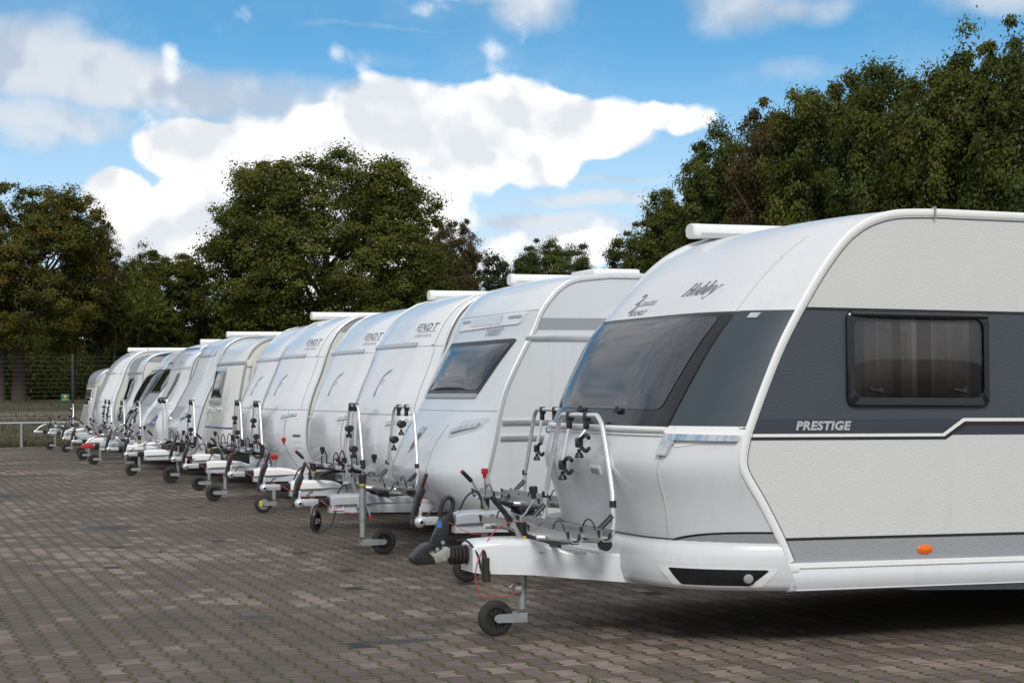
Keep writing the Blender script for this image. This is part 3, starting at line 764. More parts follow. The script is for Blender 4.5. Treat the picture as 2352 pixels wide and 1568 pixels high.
    for sg in (-1, 1):
        rec = MB(); q.quad(rec, [(sg*.74, .375), (sg*.925, .375), (sg*.968, .470), (sg*.69, .470)], .004, rx=.06, ry=.2, m=0)
        q.quad(rec, [(sg*.71, .363), (sg*.945, .363), (sg*.985, .484), (sg*.63, .484)], .0025, rx=.08, ry=.25, m=1)
        c = q.at(sg*.925, .422, .006); nrm = q.N(sg*.925, q.sz(.422)); rec.lathe([(0, .030), (.008, .028), (.012, .018), (.013, 0)], c, nrm, 18, 2)
        rec.lathe([(.002, .044), (.006, .042), (.004, .031)], c, nrm, 20, 0)
        rec.obj('fog_lamp', [BLACK_G, W_TRIM, LENS], bo)
    # grey flash with black outline at the lower corner
    mb = MB(); top = [(-.70+.0-.3*k/16, .630+.056*(1-(1-k/16)**2.2)) for k in range(17)]
    [F.poly(mb, [(a[0], .624), (b[0], .624), (b[0], b[1]), (a[0], a[1])], .003, 1) for a, b in zip(top, top[1:])]
    for (a, b) in zip(top, top[1:]): F.poly(mb, [(a[0], a[1]-.006), (b[0], b[1]-.006), (b[0], b[1]+.006), (a[0], a[1]+.006)], .0045, 0)
    mb.obj('corner_graphic', [BLACK, GREY_P], r)
    # lettering and emblem
    mb = MB(); sl = .42
    for p in serif_word():
        mb.add([F.at(-.22-(a+(b*sl))*.112/hw, 2.10+b*.082, .004) for a, b in p], [tuple(range(len(p)))])
    mb.obj('lettering', INK, r)
    mb = MB(); F.text(mb, letters('BOCHOLT', shear=.25, offset=.015), .17, 2.0, .25, .004); F.text(mb, letters('CaravanCenter', shear=.25), .13, 2.077, .24, .004)
    F.poly(mb, [(.255, 2.07), (.04, 2.07), (.04, 2.066), (.255, 2.066)], .004)
    for dz in (0, .055):
        arc = [(.31, 2.08+dz), (.285, 2.095+dz), (.265, 2.09+dz), (.26, 2.07+dz), (.28, 2.045+dz), (.31, 2.025+dz)]
        for a, b in zip(arc, arc[1:]): F.poly(mb, [a, b, (b[0]-.012, b[1]-.008), (a[0]-.012, a[1]-.008)], .004)
    mb.obj('dealer_lettering', INK, r)
    # near side: stripes and word
    near_poly(r, F, 'side_stripe', [[(1.645, 1.240), (2.985, 1.240), (3.13, 1.330), (8, 1.330), (8, 1.350), (3.12, 1.350), (2.975, 1.258), (1.645, 1.258)]], W_TRIM, .004)
    near_poly(r, F, 'side_line', [[(1.65, 1.222), (2.995, 1.222), (3.145, 1.305), (8, 1.305), (8, 1.330), (3.13, 1.330), (2.985, 1.240), (1.65, 1.240)], [(2.02, 1.983), (8, 1.983), (8, 2.000), (2.02, 2.000)], [(1.86, .638), (8, .638), (8, .654), (1.86, .654)]], BLACK, .003)
    near_poly(r, F, 'side_stripe_lower', [[(3.0, 1.2495), (8, 1.2495), (8, 1.305), (3.146, 1.305), (3.05, 1.252)]], G_PLAIN, .002)
    mb = MB(F.T); vs, fs = letters('PRESTIGE', shear=.2, offset=.045, space=1.08); mb.add([(1.975+a*.37, -hw-.005, 1.278+b*.37*.86) for a, b in vs], fs); mb.obj('lettering', SILV_T, r)
    # side window: black frame, tinted pane, curtains behind
    b = MB(F.T)
    def rrect(x0, z0, x1, z1, rad, k=5):
        P = []
        for cx, cz, a0 in ((x1-rad, z1-rad, 0), (x0+rad, z1-rad, 90), (x0+rad, z0+rad, 180), (x1-rad, z0+rad, 270)):
            for i in range(k+1): a = math.radians(a0+90*i/k); P.append((cx+rad*math.cos(a), cz+rad*math.sin(a)))
        return P
    o_ = rrect(2.315, 1.418, 3.30, 1.985, .05); i_ = rrect(2.358, 1.472, 3.258, 1.948, .06)
    n = len(o_); ro = lambda P, y: [(x, y, z) for x, z in P]
    b.loft([ro(o_, -hw+.0), ro(o_, -hw-.022), ro(rrect(2.325, 1.428, 3.29, 1.975, .05), -hw-.032), ro(i_, -hw-.030), ro(i_, -hw-.004)], 0, cap=False)
    b.tube([(2.34, -hw-.034, 1.962), (3.28, -hw-.034, 1.962)], .012, 8, 0)
    fr = b.obj('side_window', BLACK_G, r)
    g = MB(F.T); rows = []
    for q in np.sin(np.linspace(-math.pi/2, math.pi/2, 16)):
        lim = 1 if abs(q) < .8 else 1-.09*(1-math.sqrt(max(0, 1-((abs(q)-.8)/.2)**2)))
        rows.append([(2.808+.458*p*lim, -hw-.018-.048*(1-abs(p)**3.2)*(1-abs(q)**2.6), 1.710+.244*q) for p in np.linspace(-1, 1, 30)])
    g.grid(rows); g.obj('pane', TINT, fr)
    c = MB(F.T)
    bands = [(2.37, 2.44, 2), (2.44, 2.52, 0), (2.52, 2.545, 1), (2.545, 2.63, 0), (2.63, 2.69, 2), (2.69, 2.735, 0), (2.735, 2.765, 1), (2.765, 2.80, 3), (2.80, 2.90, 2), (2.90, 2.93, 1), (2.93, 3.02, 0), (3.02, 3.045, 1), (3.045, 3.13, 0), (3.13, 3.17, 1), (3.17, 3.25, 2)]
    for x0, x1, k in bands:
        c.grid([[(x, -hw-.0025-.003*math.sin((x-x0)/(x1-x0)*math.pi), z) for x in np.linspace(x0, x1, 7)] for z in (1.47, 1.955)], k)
    c.obj('curtain', [CURTAIN, pbr('light pleat', (.43, .43, .43), .8), pbr('shaded pleat', (.25, .25, .255), .8), pbr('white pleat', (.60, .60, .62), .8)], fr)  # light and shade of the folds painted as separate cloth tones
    for x in (2.50, 3.08):
        h = MB(F.T); h.box((x, -hw-.035, 1.515), (.10, .012, .016), Matrix.Rotation(.2, 3, 'Y'), .004); h.box((x+.03, -hw-.03, 1.515), (.03, .02, .03), None, .005); h.obj('window_latch', BLACK, fr)
    o = MB(F.T); o.lathe([(0, .038), (.006, .037), (.012, .028), (.015, .0)], (2.84, -hw, .565), (0, -1, 0), 22, 0); 
    o.v = [(2.84+(x-2.84)*1.4, y, .553+(z-.553)*.78) for x, y, z in o.v]
    o.obj('side_marker', ORANGE, r)
    # bottom awning rail and skirt board
    k = MB(F.T); k.box((4.95, -hw-.006, .490), (6.1, .020, .034), None, .006); k.box((4.95, -hw-.013, .482), (6.1, .010, .008), None, .002); k.obj('skirt_rail', W_TRIM, r)
    k = MB(F.T); k.loft([[(x, -hw-.012, .470), (x, -hw-.022, .44), (x, -hw-.020, .39), (x, -hw+.005, .345), (x, -hw+.04, .335), (x, -hw+.04, .46)] for x in (1.925, 8)], 0); k.obj('side_skirt', W_GEL, r)
    k = MB(F.T); k.prism([(1.885, .50), (1.925, .455), (1.975, .46), (1.985, .485), (1.94, .505)], -hw-.024, -hw-.002, bev=.004); k.obj('skirt_cap', W_TRIM, r)
    k = MB(F.T)
    for x in (2.93,): k.box((x, -hw-.012, F.ze-.02), (.006, .04, .075), None, 0)
    k.obj('rail_joint', GREY_P, r)
    awning(r, 2.40, 7.5, hw-.22, 2.645, .105)
    under(r, 8.0, hw, 4.7)
    # towing gear
    d = MB()
    secs = []
    for x, w, zt, zb, rr in ((.365, .115, .575, .41, .035), (.40, .125, .60, .405, .04), (.55, .15, .607, .395, .04), (.74, .18, .602, .385, .04), (.84, .21, .575, .375, .04), (.95, .26, .525, .365, .02), (1.15, .36, .520, .35, .015), (1.5, .52, .50, .32, .015), (1.75, .62, .49, .30, .015)):
        secs.append(rsec(x, w, zt, zb, rr))
    d.loft(secs, 0)
    for i in range(9):
        for j in range(4):
            x = .98+i*.05; y = -.22+j*.07; d.lathe([(0, .016), (.004, .010)], (x, y-.06-i*.012, .524-.0005*i), (0, 0, 1), 8, 0)
    d.obj('drawbar', [W_GEL], r)
    coupling_black(r)
    jockey(r, .725, .55, .70, .112, crank=(.075, .175))
    handbrake(r, .705, .60, ((.642, .712), (.513, .868)), red=False)
    cable(r, [(.725, -.03, .70), (.62, -.06, .705), (.52, -.09, .66), (.42, -.13, .54), (.37, -.15, .42), (.39, -.14, .30), (.44, -.13, .26), (.60, -.10, .255), (.70, -.05, .28)], .0035, RED_C, 'breakaway_cable')
    cable(r, [(.29, -.04, .60), (.34, -.08, .60), (.39, -.12, .53), (.41, -.14, .44), (.425, -.15, .40)], .007)
    g = MB(); g.tube([(.44, -.15, .50), (.44, -.15, .42)], .021, 12); g.tube([(.44, -.15, .42), (.44, -.15, .355)], .026, 12); g.tube([(.44, -.15, .50), (.43, -.15, .54), (.425, -.15, .55), (.42, -.15, .53), (.415, -.15, .43)], .007, 8); g.obj('plug', RUB, r)
    g = MB(); g.tube([(.70, -.03, .29), (.66, -.03, .29)], .04, 14); g.tube([(.68, -.03, .31), (.655, -.05, .33), (.62, -.06, .30)], .012, 8); g.obj('bracket', GALV_Y, r)
    g = MB(); g.tube([(.775, -.19, .525), (.84, -.20, .52), (.88, -.21, .575), (.90, -.21, .60)], .006, 8, 0); g.tube([(.885, -.21, .58), (.91, -.21, .615)], .014, 10, 1); g.lathe([(0, .02), (.006, .018)], (.775, -.178, .525), (0, -1, 0), 12, 1); g.obj('crank', [GALV, BLACK], r)
    rack_hoop(r, 1.12, .04, 1.36, .58, .34)
TINT = D.materials.new('tinted acrylic'); TINT.use_nodes = True
def _tint():
    t = NT(TINT.node_tree); t.n.clear()
    o = t.node('ShaderNodeOutputMaterial'); g = t.node('ShaderNodeBsdfGlossy'); g.inputs['Roughness'].default_value = .06; g.inputs['Color'].default_value = (.9, .9, .9, 1)
    tr = t.node('ShaderNodeBsdfTransparent'); tr.inputs['Color'].default_value = (.46, .44, .43, 1)
    fr = t.node('ShaderNodeFresnel'); fr.inputs['IOR'].default_value = 1.52
    mx = t.node('ShaderNodeMixShader'); t.l.new(fr.outputs[0], mx.inputs[0]); t.l.new(tr.outputs[0], mx.inputs[1]); t.l.new(g.outputs[0], mx.inputs[2]); t.l.new(mx.outputs[0], o.inputs[0])
_tint()
CURTAIN = pbr('pleated curtain', (.37, .37, .375), .8, var=.30, vscale=5)
caravan_grey_band()

FENDT = [(1.60, .42), (1.51, .64), (1.46, .76), (1.44, .93), (1.45, 1.14), (1.49, 1.36), (1.56, 1.57), (1.65, 1.80), (1.72, 2.02), (1.80, 2.21), (1.90, 2.36), (2.05, 2.48), (2.22, 2.54), (2.6, 2.56)]
def caravan_round(label, C, Y, dx=0, dz=0, text=True, logo=True, aw=None, patch=False, near=True, db='white', jk={}, rack=None, hidden=False, mover=None, plate=True):
    r = thing('caravan', label, 'caravan', (C, Y, 0), 0, GROUP); hw = 1.15
    F = Front([(x+dx, z+dz*max(0, z-.9)/1.6) for x, z in FENDT], hw, [(.42, .34), (.9, .32), (1.3, .30), (2.0, .26), (2.3, .18), (2.6, .05)], n=4, crown=.035)
    shell(r, F, 7.6+dx, .40, [(.40, 3, CREAM)], [CREAM], W_GLOSS, ALU, .020)
    front_part(r, F, 'roof_cap', 1.99, 99, W_GLOSS)
    front_part(r, F, 'front_panel', 1.272, 1.984, W_GLOSS)
    front_part(r, F, 'nose_panel', .43, 1.262, W_GLOSS, .004)
    mb = MB(); F.strip(mb, 1.258, 1.276, off=.0, nu=36, nv=2); F.strip(mb, 1.982, 1.992, off=0, nu=36, nv=2); mb.obj('panel_gap', GREY_P, r)
    # raised rails at both ends of the cap
    for sg in (-1, 1):
        mb = MB()
        pts = [F.at(sg*.90, z, .004) for z in np.linspace(2.0, 2.45, 22)]+[F.P(sg*.90, F.sz(2.45)+(F.S-F.sz(2.45))*k)+Vector((0, 0, .006)) for k in (.2, .4, .6, .8, 1)]
        mb.tube(pts, .030, 8, flat=.45); mb.obj('cap_rail', W_TRIM, r)
    rail_band(r, F, 2.005, -.70, .97)
    for sg in (-1, 1):
        h = MB()
        F.quad(h, [(sg*.62, 1.11), (sg*.93, 1.15), (sg*.93, 1.245), (sg*.62, 1.235)], .0065, rx=.1, ry=.2, m=1)
        F.quad(h, [(sg*.64, 1.15), (sg*.90, 1.19), (sg*.90, 1.225), (sg*.64, 1.195)], .022, nv=5, rx=.03, ry=.2, rim=.016, m=0)
        for k in range(4):
            z = .90-k*.075; F.quad(h, [(sg*.86, z), (sg*.95, z), (sg*.95, z+.035), (sg*.86, z+.035)], .008, nu=5, nv=4, rx=.2, ry=.3, rim=.004, m=0 if k == 0 else 2)
        h.obj('handle', [CHROME, W_TRIM, W_GEL], r)
    mb = MB(); mb.tube([F.at(-.83+.1*math.sin((z-.45)*3.2), z, .006) for z in np.linspace(.46, 1.25, 22)], .005, 6); mb.tube([F.at(-.93, z, .002) for z in np.linspace(1.28, 1.98, 16)], .003, 6); mb.obj('panel_seam', GREY_P, r)
    if text:
        front_text(r, F, 'FENDT', -.68, 2.16, .42, INK, shear=.12, offset=.004, space=1.22)
        front_text(r, F, 'CARAVAN', -.70, 2.085, .30, INK_L, shear=.1, space=1.25)
        mb = MB(); mb.grid([[F.at(u, z, .004) for u in np.linspace(-.57, -.86, 10)] for z in (2.143, 2.148)]); mb.obj('lettering_line', INK, r)
    if logo:
        mb = MB(); sh = -.20; A = [(.10, 1.46), (.075, 1.55), (.055, 1.63), (.02, 1.69), (-.05, 1.73), (-.14, 1.755)]; B = [(.045, 1.46), (.055, 1.55), (.043, 1.62), (.008, 1.672), (-.06, 1.705), (-.11, 1.725)]
        A = [(a*1.25+sh, b) for a, b in A]; B = [(a*1.25+sh, b) for a, b in B]
        for i in range(5): F.poly(mb, [A[i], B[i], B[i+1], A[i+1]], .004)
        F.poly(mb, [(.06+sh, 1.60), (-.06+sh, 1.60), (-.06+sh, 1.594), (.06+sh, 1.594)], .004)
        F.text(mb, letters('OPAL', shear=.2, space=1.2), -.03+sh, 1.615, .13, .004); mb.obj('emblem', INK_L, r)
    # silver strips and lamp on the side, dark roof flash
    for z, x0, h_ in ((2.035, 1.80+dx, .05), (1.02, 1.50+dx, .055)):
        mb = MB(); mb.box((x0+.9, -hw-.008, z), (1.8, .016, h_), None, .005); mb.obj('side_strip', ALU, r)
    if patch: near_poly(r, F, 'side_graphic', [[(1.93+dx, 2.32), (3.4+dx, 2.34), (3.4+dx, 2.52), (2.16+dx, 2.505), (2.03+dx, 2.43)]], GREY_P, .003)
    if aw: awning(r, aw, 7.2, hw-.10, 2.635+dz*.6)
    under(r, 7.6, hw)
    if plate:
        drawbar(r, db); coupling_stab(r, near=near)
        kw = dict(tx=.57, wx=.4); kw.update(jk); jockey(r, **kw)
        handbrake(r, .56, .57, ((.43, .80), (.345, .885)))
        cable(r, [(.19, -.07, .51), (.28, -.10, .45), (.40, -.11, .39), (.55, -.1, .375)], .003, RED_C, 'breakaway_cable')
        cable(r, [(.32, -.06, .57), (.38, -.07, .68), (.46, -.07, .72), (.50, -.07, .66), (.505, -.07, .58)], .008)
    if mover:
        m = MB(); m.box((1.15, -.40, .62), (.70, .05, .14), None, .01, 0); m.box((1.15, -.10, .60), (.72, .5, .10), None, .01, 0)
        mo = m.obj('battery_box', [ALU], r)
        t = MB(); t.add([(.97+a*.30, -.4265, .595+b*.30) for a, b in letters(mover, offset=.04)[0]], letters(mover, offset=.04)[1]); t.obj('lettering', SEAM, mo)
    if rack: rack(r)
    return r
def caravan_hidden():
    return caravan_round('caravan behind the nearest one, only its grey drawbar and bicycle carrier showing', 4.11, 13.54, dx=.95, text=False, logo=False, db='grey',
        jk=dict(tx=.56, wx=.40, top=.66, knob='red', crank=(-.01, .19)), rack=lambda r: rack_hoop(r, 1.10, .0, 1.36, .55, .33), hidden=True)
caravan_hidden()

def caravan_window_front():
    r = thing('caravan', 'white caravan with a dark slanted front window and a grey top stripe', 'caravan', (3.77, 16.24, 0), 0, GROUP); hw = 1.15
    prof = [(1.62, .42), (1.50, .56), (1.43, .74), (1.455, .86), (1.49, 1.00), (1.53, 1.18), (1.56, 1.33), (1.61, 1.51), (1.69, 1.69), (1.80, 1.90), (1.89, 2.06), (1.965, 2.23), (2.05, 2.35), (2.16, 2.46), (2.32, 2.54), (2.65, 2.58)]
    F = Front(prof, hw, [(.42, .36), (.9, .36), (1.15, .30), (1.35, .12), (1.5, .09), (2.0, .09), (2.3, .08), (2.6, .03)], n=5, crown=.04)
    shell(r, F, 7.6, .40, [(.40, 2.06, SILV_L), (2.06, 2.17, GREY_P), (2.17, 3, SILV_L)], [SILV_L, GREY_P], W_GLOSS, ALU_W, .028)
    front_part(r, F, 'roof_cap', 2.245, 99, W_GLOSS); front_part(r, F, 'front_panel', 1.335, 2.24, SILV_L); front_part(r, F, 'nose_panel', .43, 1.325, SILV_L, .003)
    mb = MB(); F.strip(mb, 1.322, 1.337, off=0, nu=34, nv=2); F.strip(mb, 2.238, 2.247, off=0, nu=34, nv=2); mb.obj('panel_gap', GREY_P, r)
    front_win(r, F, [(.70, 1.475), (-.66, 1.475), (-.88, 1.985), (.70, 1.985)], BLACK, GLASS, .045, .05, .07, .035)
    mb = MB(); F.quad(mb, [(.70, 1.445), (-.655, 1.445), (-.665, 1.485), (.70, 1.485)], .014, nv=4, rx=.02, ry=.2, rim=.014); mb.obj('window_rail', GREY_P, r)
    # grille moulding over the window
    mb = MB(); F.quad(mb, [(.66, 2.10), (-.80, 2.12), (-.86, 2.235), (.72, 2.225)], .012, rx=.04, ry=.3, rim=.012, m=0)
    for u0, u1 in ((.62, .40), (-.55, -.80)): F.quad(mb, [(u0, 2.175), (u1, 2.175), (u1, 2.20), (u0, 2.20)], .016, nu=5, nv=4, rx=.1, ry=.3, m=1)
    F.quad(mb, [(.36, 2.135), (-.40, 2.135), (-.40, 2.22), (.36, 2.22)], .015, nu=10, nv=4, rx=.02, ry=.1, m=2); mb.obj('roof_vent', [W_GLOSS, GREY_P, SILV_L], r)
    front_text(r, F, 'TABBERT', -.32, 2.03, .46, INK_L, shear=.15, offset=.01, space=1.1)
    # side handles in a deep oval recess
    for sg in (-1, 1):
        h = MB()
        F.quad(h, [(sg*.58, 1.075), (sg*.90, 1.16), (sg*.97, 1.275), (sg*.66, 1.24)], .005, rx=.25, ry=.4, m=1)
        F.quad(h, [(sg*.62, 1.12), (sg*.88, 1.185), (sg*.90, 1.225), (sg*.62, 1.155)], .03, nv=5, rx=.04, ry=.2, rim=.022, m=0)
        h.obj('handle', [CHROME, GREY_LC], r)
    mb = MB(); F.quad(mb, [(.20, .93), (.10, .97), (.03, 1.17), (.16, 1.17)], .012, rx=.1, ry=.1, rim=.008, m=0); F.quad(mb, [(.165, .95), (.11, .98), (.06, 1.11), (.135, 1.11)], .015, rx=.1, ry=.1, m=1); mb.obj('badge', [CHROME, pbr('dark red enamel', (.16, .03, .04), .3)], r)
    mb = MB(); mb.tube([F.at(-.55+.12*math.sin((z-.45)*3.0), z, .004) for z in np.linspace(.46, 1.2, 20)], .004, 6); mb.obj('panel_seam', GREY_P, r)
    for z, x0, h_ in ((1.99, 1.83, .055), (1.23, 1.60, .05), (1.09, 1.58, .05)):
        mb = MB(); mb.box((x0+1.2, -hw-.008, z), (2.4, .016, h_), None, .005); mb.obj('side_strip', ALU, r)
    near_poly(r, F, 'side_graphic', [[(2.3, 1.39), (2.75, 1.43), (2.75, 1.435), (2.3, 1.398)]], INK_L, .003)
    m = MB(); m.box((3.1, .0, 2.655), (.5, .6, .07), None, .03); m.obj('roof_hatch', W_TRIM, r)
    awning(r, 2.47, 7.2, hw-.10, 2.655); under(r, 7.6, hw)
    drawbar(r, 'grey'); coupling_stab(r, near=True); jockey(r, .58, .78, .745, .118, crank=(.11, .14), clamp=True, y=-.13)
    handbrake(r, .545, .575, ((.43, .82), (.345, .90)))
    b = MB(); b.box((.36, -.077, .445), (.11, .002, .055), None, 0, 0)
    for i in range(16): b.box((.318+i*.0055, -.0785, .45), (.0016+.0014*(i*7 % 3), .001, .036), None, 0, 1)
    b.obj('barcode_sticker', [WHITE_P, SEAM], r)
    cable(r, [(.19, -.08, .52), (.26, -.11, .46), (.34, -.12, .42), (.50, -.12, .385), (.57, -.1, .38)], .003, RED_C, 'breakaway_cable')
    cable(r, [(.34, -.06, .40), (.28, -.10, .28), (.16, -.12, .22), (.10, -.12, .30), (.12, -.10, .44), (.17, -.07, .48)], .008)
    cable(r, [(.36, -.05, .57), (.40, -.06, .63), (.44, -.06, .65), (.455, -.06, .60)], .008)
    rack_hoop(r, 1.0, .0, 1.37, .50, .30, 'shut')
caravan_window_front()

caravan_round('glossy white caravan with an F emblem, next to the slanted dark front window', 4.02, 18.97, dx=-.03, aw=2.20, db='white', mover='ENDURO',
    jk=dict(tx=.55, wx=.62, top=.74, turn=.95, crank=(.10, .13)), rack=lambda r: rack_dark(r, 1.0, 0))
caravan_round('glossy white caravan without awning, its tow wheel hub bright yellow', 4.29, 22.21, dx=.0, db='white',
    jk=dict(tx=.56, wx=.42, top=.76, knob='red', ring=False, crank=(.12, .13), hub='yellow'))
caravan_round('glossy white caravan with a dark flash at the top of its side', 4.18, 24.88, aw=2.05, patch=True, logo=True,
    jk=dict(tx=.56, wx=.40, crank=(.10, .14)), rack=lambda r: rack_dark(r, 1.0, 0))
caravan_round('glossy white caravan beside the cream one with a blue stripe', 4.45, 27.61, dx=-.04, text=False, logo=True,
    jk=dict(tx=.56, wx=.40), rack=lambda r: rack_dark(r, 1.0, 0))

def caravan_flat(label, C, Y, prof, hw=1.15, B=None, n=7, cap_z=1.98, nose_z=None, mats=(CREAM, CREAM_G, CREAM_G, CREAM_G), trim=ALU, trim_r=.02, aw=None, db='white', tow='stab', jk={}, rack=None, L=7.6, extra=None, strips=None):
    """mats: side, cap, panel, nose"""
    r = thing('caravan', label, 'caravan', (C, Y, 0), 0, GROUP)
    F = Front(prof, hw, B or [(.4, .12), (1.2, .12), (2.0, .10), (2.4, .04)], n=n, crown=.035)
    zb = prof[0][1]-.01
    shell(r, F, L, zb, strips or [(zb, 3, mats[0])], list(dict.fromkeys([s_[2] for s_ in strips] if strips else [mats[0]])), mats[1], trim, trim_r)
    front_part(r, F, 'roof_cap', cap_z+.004, 99, mats[1])
    if nose_z:
        front_part(r, F, 'front_panel', nose_z+.005, cap_z-.004, mats[2]); front_part(r, F, 'nose_panel', zb+.02, nose_z-.005, mats[3], .003)
    else: front_part(r, F, 'front_panel', zb+.02, cap_z-.004, mats[2])
    mb = MB(); F.strip(mb, cap_z-.006, cap_z+.006, nu=30, nv=2)
    if nose_z: F.strip(mb, nose_z-.007, nose_z+.007, nu=30, nv=2)
    mb.obj('panel_gap', GREY_P, r)
    if aw: awning(r, aw, 7.2, hw-.10, F.ze+.085)
    under(r, L, hw); drawbar(r, db)
    if tow == 'stab': coupling_stab(r)
    elif tow == 'black': coupling_black(r, sticker=False)
    else:
        b = MB(); z = .48
        b.ball((0, 0, z), .05, 0); b.prism([(0, z-.03), (.2, z-.03), (.2, z+.03), (0, z+.03)], -.035, .035, 0, .004)
        m2 = RED if tow == 'red' else GALV
        if tow == 'red': b.prism([(-.06, z-.04), (.14, z-.05), (.20, z-.02), (.16, z+.04), (.02, z+.06), (-.05, z+.03)], -.05, .05, 1, .012)
        b.tube([(.02, 0, z+.03), (.10, 0, z+.12), (.24, 0, z+.19)], .018, 10, 0); b.tube([(.20, 0, z+.17), (.30, 0, z+.20)], .02, 10, 1)
        c = b.obj('coupling_head', [ALU_W, m2], r); bellows(r, .20, .30, z, .048)
    kw = dict(tx=.57, wx=.4); kw.update(jk); jockey(r, **kw)
    handbrake(r, .56, .57, ((.43, .80), (.345, .885)))
    cable(r, [(.19, -.07, .51), (.28, -.10, .42), (.38, -.11, .33), (.48, -.1, .36)], .004, RUB)
    if rack: rack(r)
    if extra: extra(r, F)
    return r

def x_cream(r, F):
    rail_band(r, F, 1.985, -1, 1, .035, GREY_P, .014)
    front_win(r, F, [(.62, 1.36), (-.28, 1.36), (-.28, 1.93), (.62, 1.93)], ALU, GLASS, .055, .08, .08, .02)
    mb = MB(); F.quad(mb, [(.62, 1.315), (-.28, 1.315), (-.28, 1.365), (.62, 1.365)], .03, nv=4, rx=.02, ry=.1, rim=.03); mb.obj('window_sill', GREY_P, r)
    mb = MB(); F.strip(mb, .905, .935, -1, 1, off=.002, nu=24, nv=2); mb.obj('front_stripe', BLUE, r); near_poly(r, F, 'side_stripe', [[(1.59, .905), (7, .905), (7, .935), (1.60, .935)]], BLUE)
    mb = MB()
    for a, b in (((.78, .62), (.78, 1.17)), ((.10, .62), (.10, 1.17)), ((.78, 1.17), (.10, 1.17)), ((.78, .62), (.10, .62))):
        mb.tube([F.at(a[0]+(b[0]-a[0])*t, a[1]+(b[1]-a[1])*t, .003) for t in np.linspace(0, 1, 8)], .006, 6)
    mb.obj('locker_door', GREY_P, r)
    for u in (.55, -.25):
        mb = MB(); p = F.at(u, 1.235, .02); mb.box(p, (.07, .10, .035), None, .012); mb.obj('grab_handle', CREAM_G, r)
    mb = MB(); mb.box((1.84, -F.hw-.012, 1.98), (.09, .03, .11), None, .01); mb.obj('rail_corner', CREAM, r)
    for dx in (.0, .09): mb = MB(); mb.tube([(x+.03+dx, -F.hw-.004, z) for x, z in zip(F.x, F.z) if .75 < z < 1.95], .008, 6); mb.obj('side_seam', GREY_P, r)
    o = MB()
    P = []
    for cx, cz, a0 in ((3.05, 1.86, 0), (2.38, 1.86, 90), (2.38, 1.44, 180), (3.05, 1.44, 270)):
        for i in range(5): a = math.radians(a0+22.5*i); P.append((cx+.08*math.cos(a), cz+.08*math.sin(a)))
    o.prism(P, -F.hw-.03, -F.hw, 0, .006); Q = [(2.715+(x-2.715)*.86, 1.65+(z-1.65)*.8) for x, z in P]; o.prism(Q, -F.hw-.036, -F.hw-.029, 1, .004); o.obj('side_window', [GREY_P, GLASS_D], r)
    front_text(r, F, 'LMC', .72, .66, .12, INK_L)
caravan_flat('cream caravan with a framed front window and a thin blue stripe', 4.08, 30.11,
    [(1.53, .47), (1.56, .82), (1.65, 1.34), (1.70, 1.65), (1.76, 1.94), (1.82, 2.09), (1.93, 2.25), (2.10, 2.36), (2.33, 2.42), (2.6, 2.44)], mats=(CREAM, CREAM_G, CREAM_G, CREAM_G), cap_z=1.985, tow='stab', trim=GREY_P,
    jk=dict(tx=.86, wx=.74, wr=.14, top=.70), rack=lambda r: rack_dark(r, 1.08, 0), extra=x_cream)
MIRROR = pbr('mirror silver paint', (.74, .75, .77), .26, metal=.0, coat=.35, var=.01, vscale=1)
def x_silver(r, F):
    mb = MB(); F.quad(mb, [(.55, 2.17), (-.70, 2.17), (-.74, 2.31), (.60, 2.31)], .012, rx=.1, ry=.3, rim=.012, m=0); F.quad(mb, [(.12, 2.185), (-.35, 2.185), (-.35, 2.30), (.12, 2.30)], .016, nu=8, nv=4, m=1); mb.obj('roof_vent', [SILV, W_GLOSS], r)
    for sg in (-1, 1): mb = MB(); F.strip(mb, 1.27, 2.16, sg*.62, sg*.97, off=.008, nu=12); mb.obj('corner_panel', SILV_L, r)
    for sg in (-1, 1): h = MB(); F.quad(h, [(sg*.52, .98), (sg*.86, 1.06), (sg*.92, 1.19), (sg*.56, 1.12)], .008, rx=.3, ry=.4, m=1); F.quad(h, [(sg*.55, 1.02), (sg*.85, 1.09), (sg*.87, 1.13), (sg*.56, 1.065)], .03, nv=5, rx=.05, ry=.2, rim=.02, m=0); h.obj('handle', [CHROME, GREY_P], r)
    mb = MB(); mb.box((2.4, -F.hw-.008, 1.06), (1.5, .016, .05), None, .005); mb.obj('side_strip', ALU, r)
def rack_poles(r):
    b = MB()
    for y in (-.22, .22):
        b.tube(spline3([(1.02, y-.05, .55), (1.02, y-.05, 1.3), (1.02, y, 1.36), (1.0, y+.08, 1.37)], 20), .022, 10, 0); b.lathe([(0, .03), (.02, .06), (.06, .06), (.08, .03)], (1.0, y+.06, 1.37), (0, 1, 0), 12, 1)
    b.tube([(.5, -.3, .56), (1.1, -.3, .60)], .02, 8, 0); b.tube([(.5, .3, .56), (1.1, .3, .60)], .02, 8, 0); b.tube([(.6, -.6, .62), (.6, .6, .62)], .025, 8, 0); b.tube([(.9, -.6, .62), (.9, .6, .62)], .025, 8, 0)
    b.obj('bike_rack', [ALU_W, BLACK], r)
caravan_flat('silver caravan with a tall shining front, left of the cream one', 4.16, 33.06,
    [(1.52, .42), (1.42, .60), (1.39, .77), (1.42, .95), (1.50, 1.23), (1.61, 1.51), (1.76, 1.84), (1.84, 2.1), (1.91, 2.29), (2.03, 2.41), (2.25, 2.50), (2.6, 2.53)], B=[(.4, .26), (1.0, .26), (1.25, .16), (1.6, .10), (2.1, .08), (2.5, .03)], n=6,
    mats=(SILV_L, SILV, MIRROR, SILV), cap_z=2.16, nose_z=1.25, aw=2.37, jk=dict(tx=.56, wx=.42), rack=rack_poles, extra=x_silver)
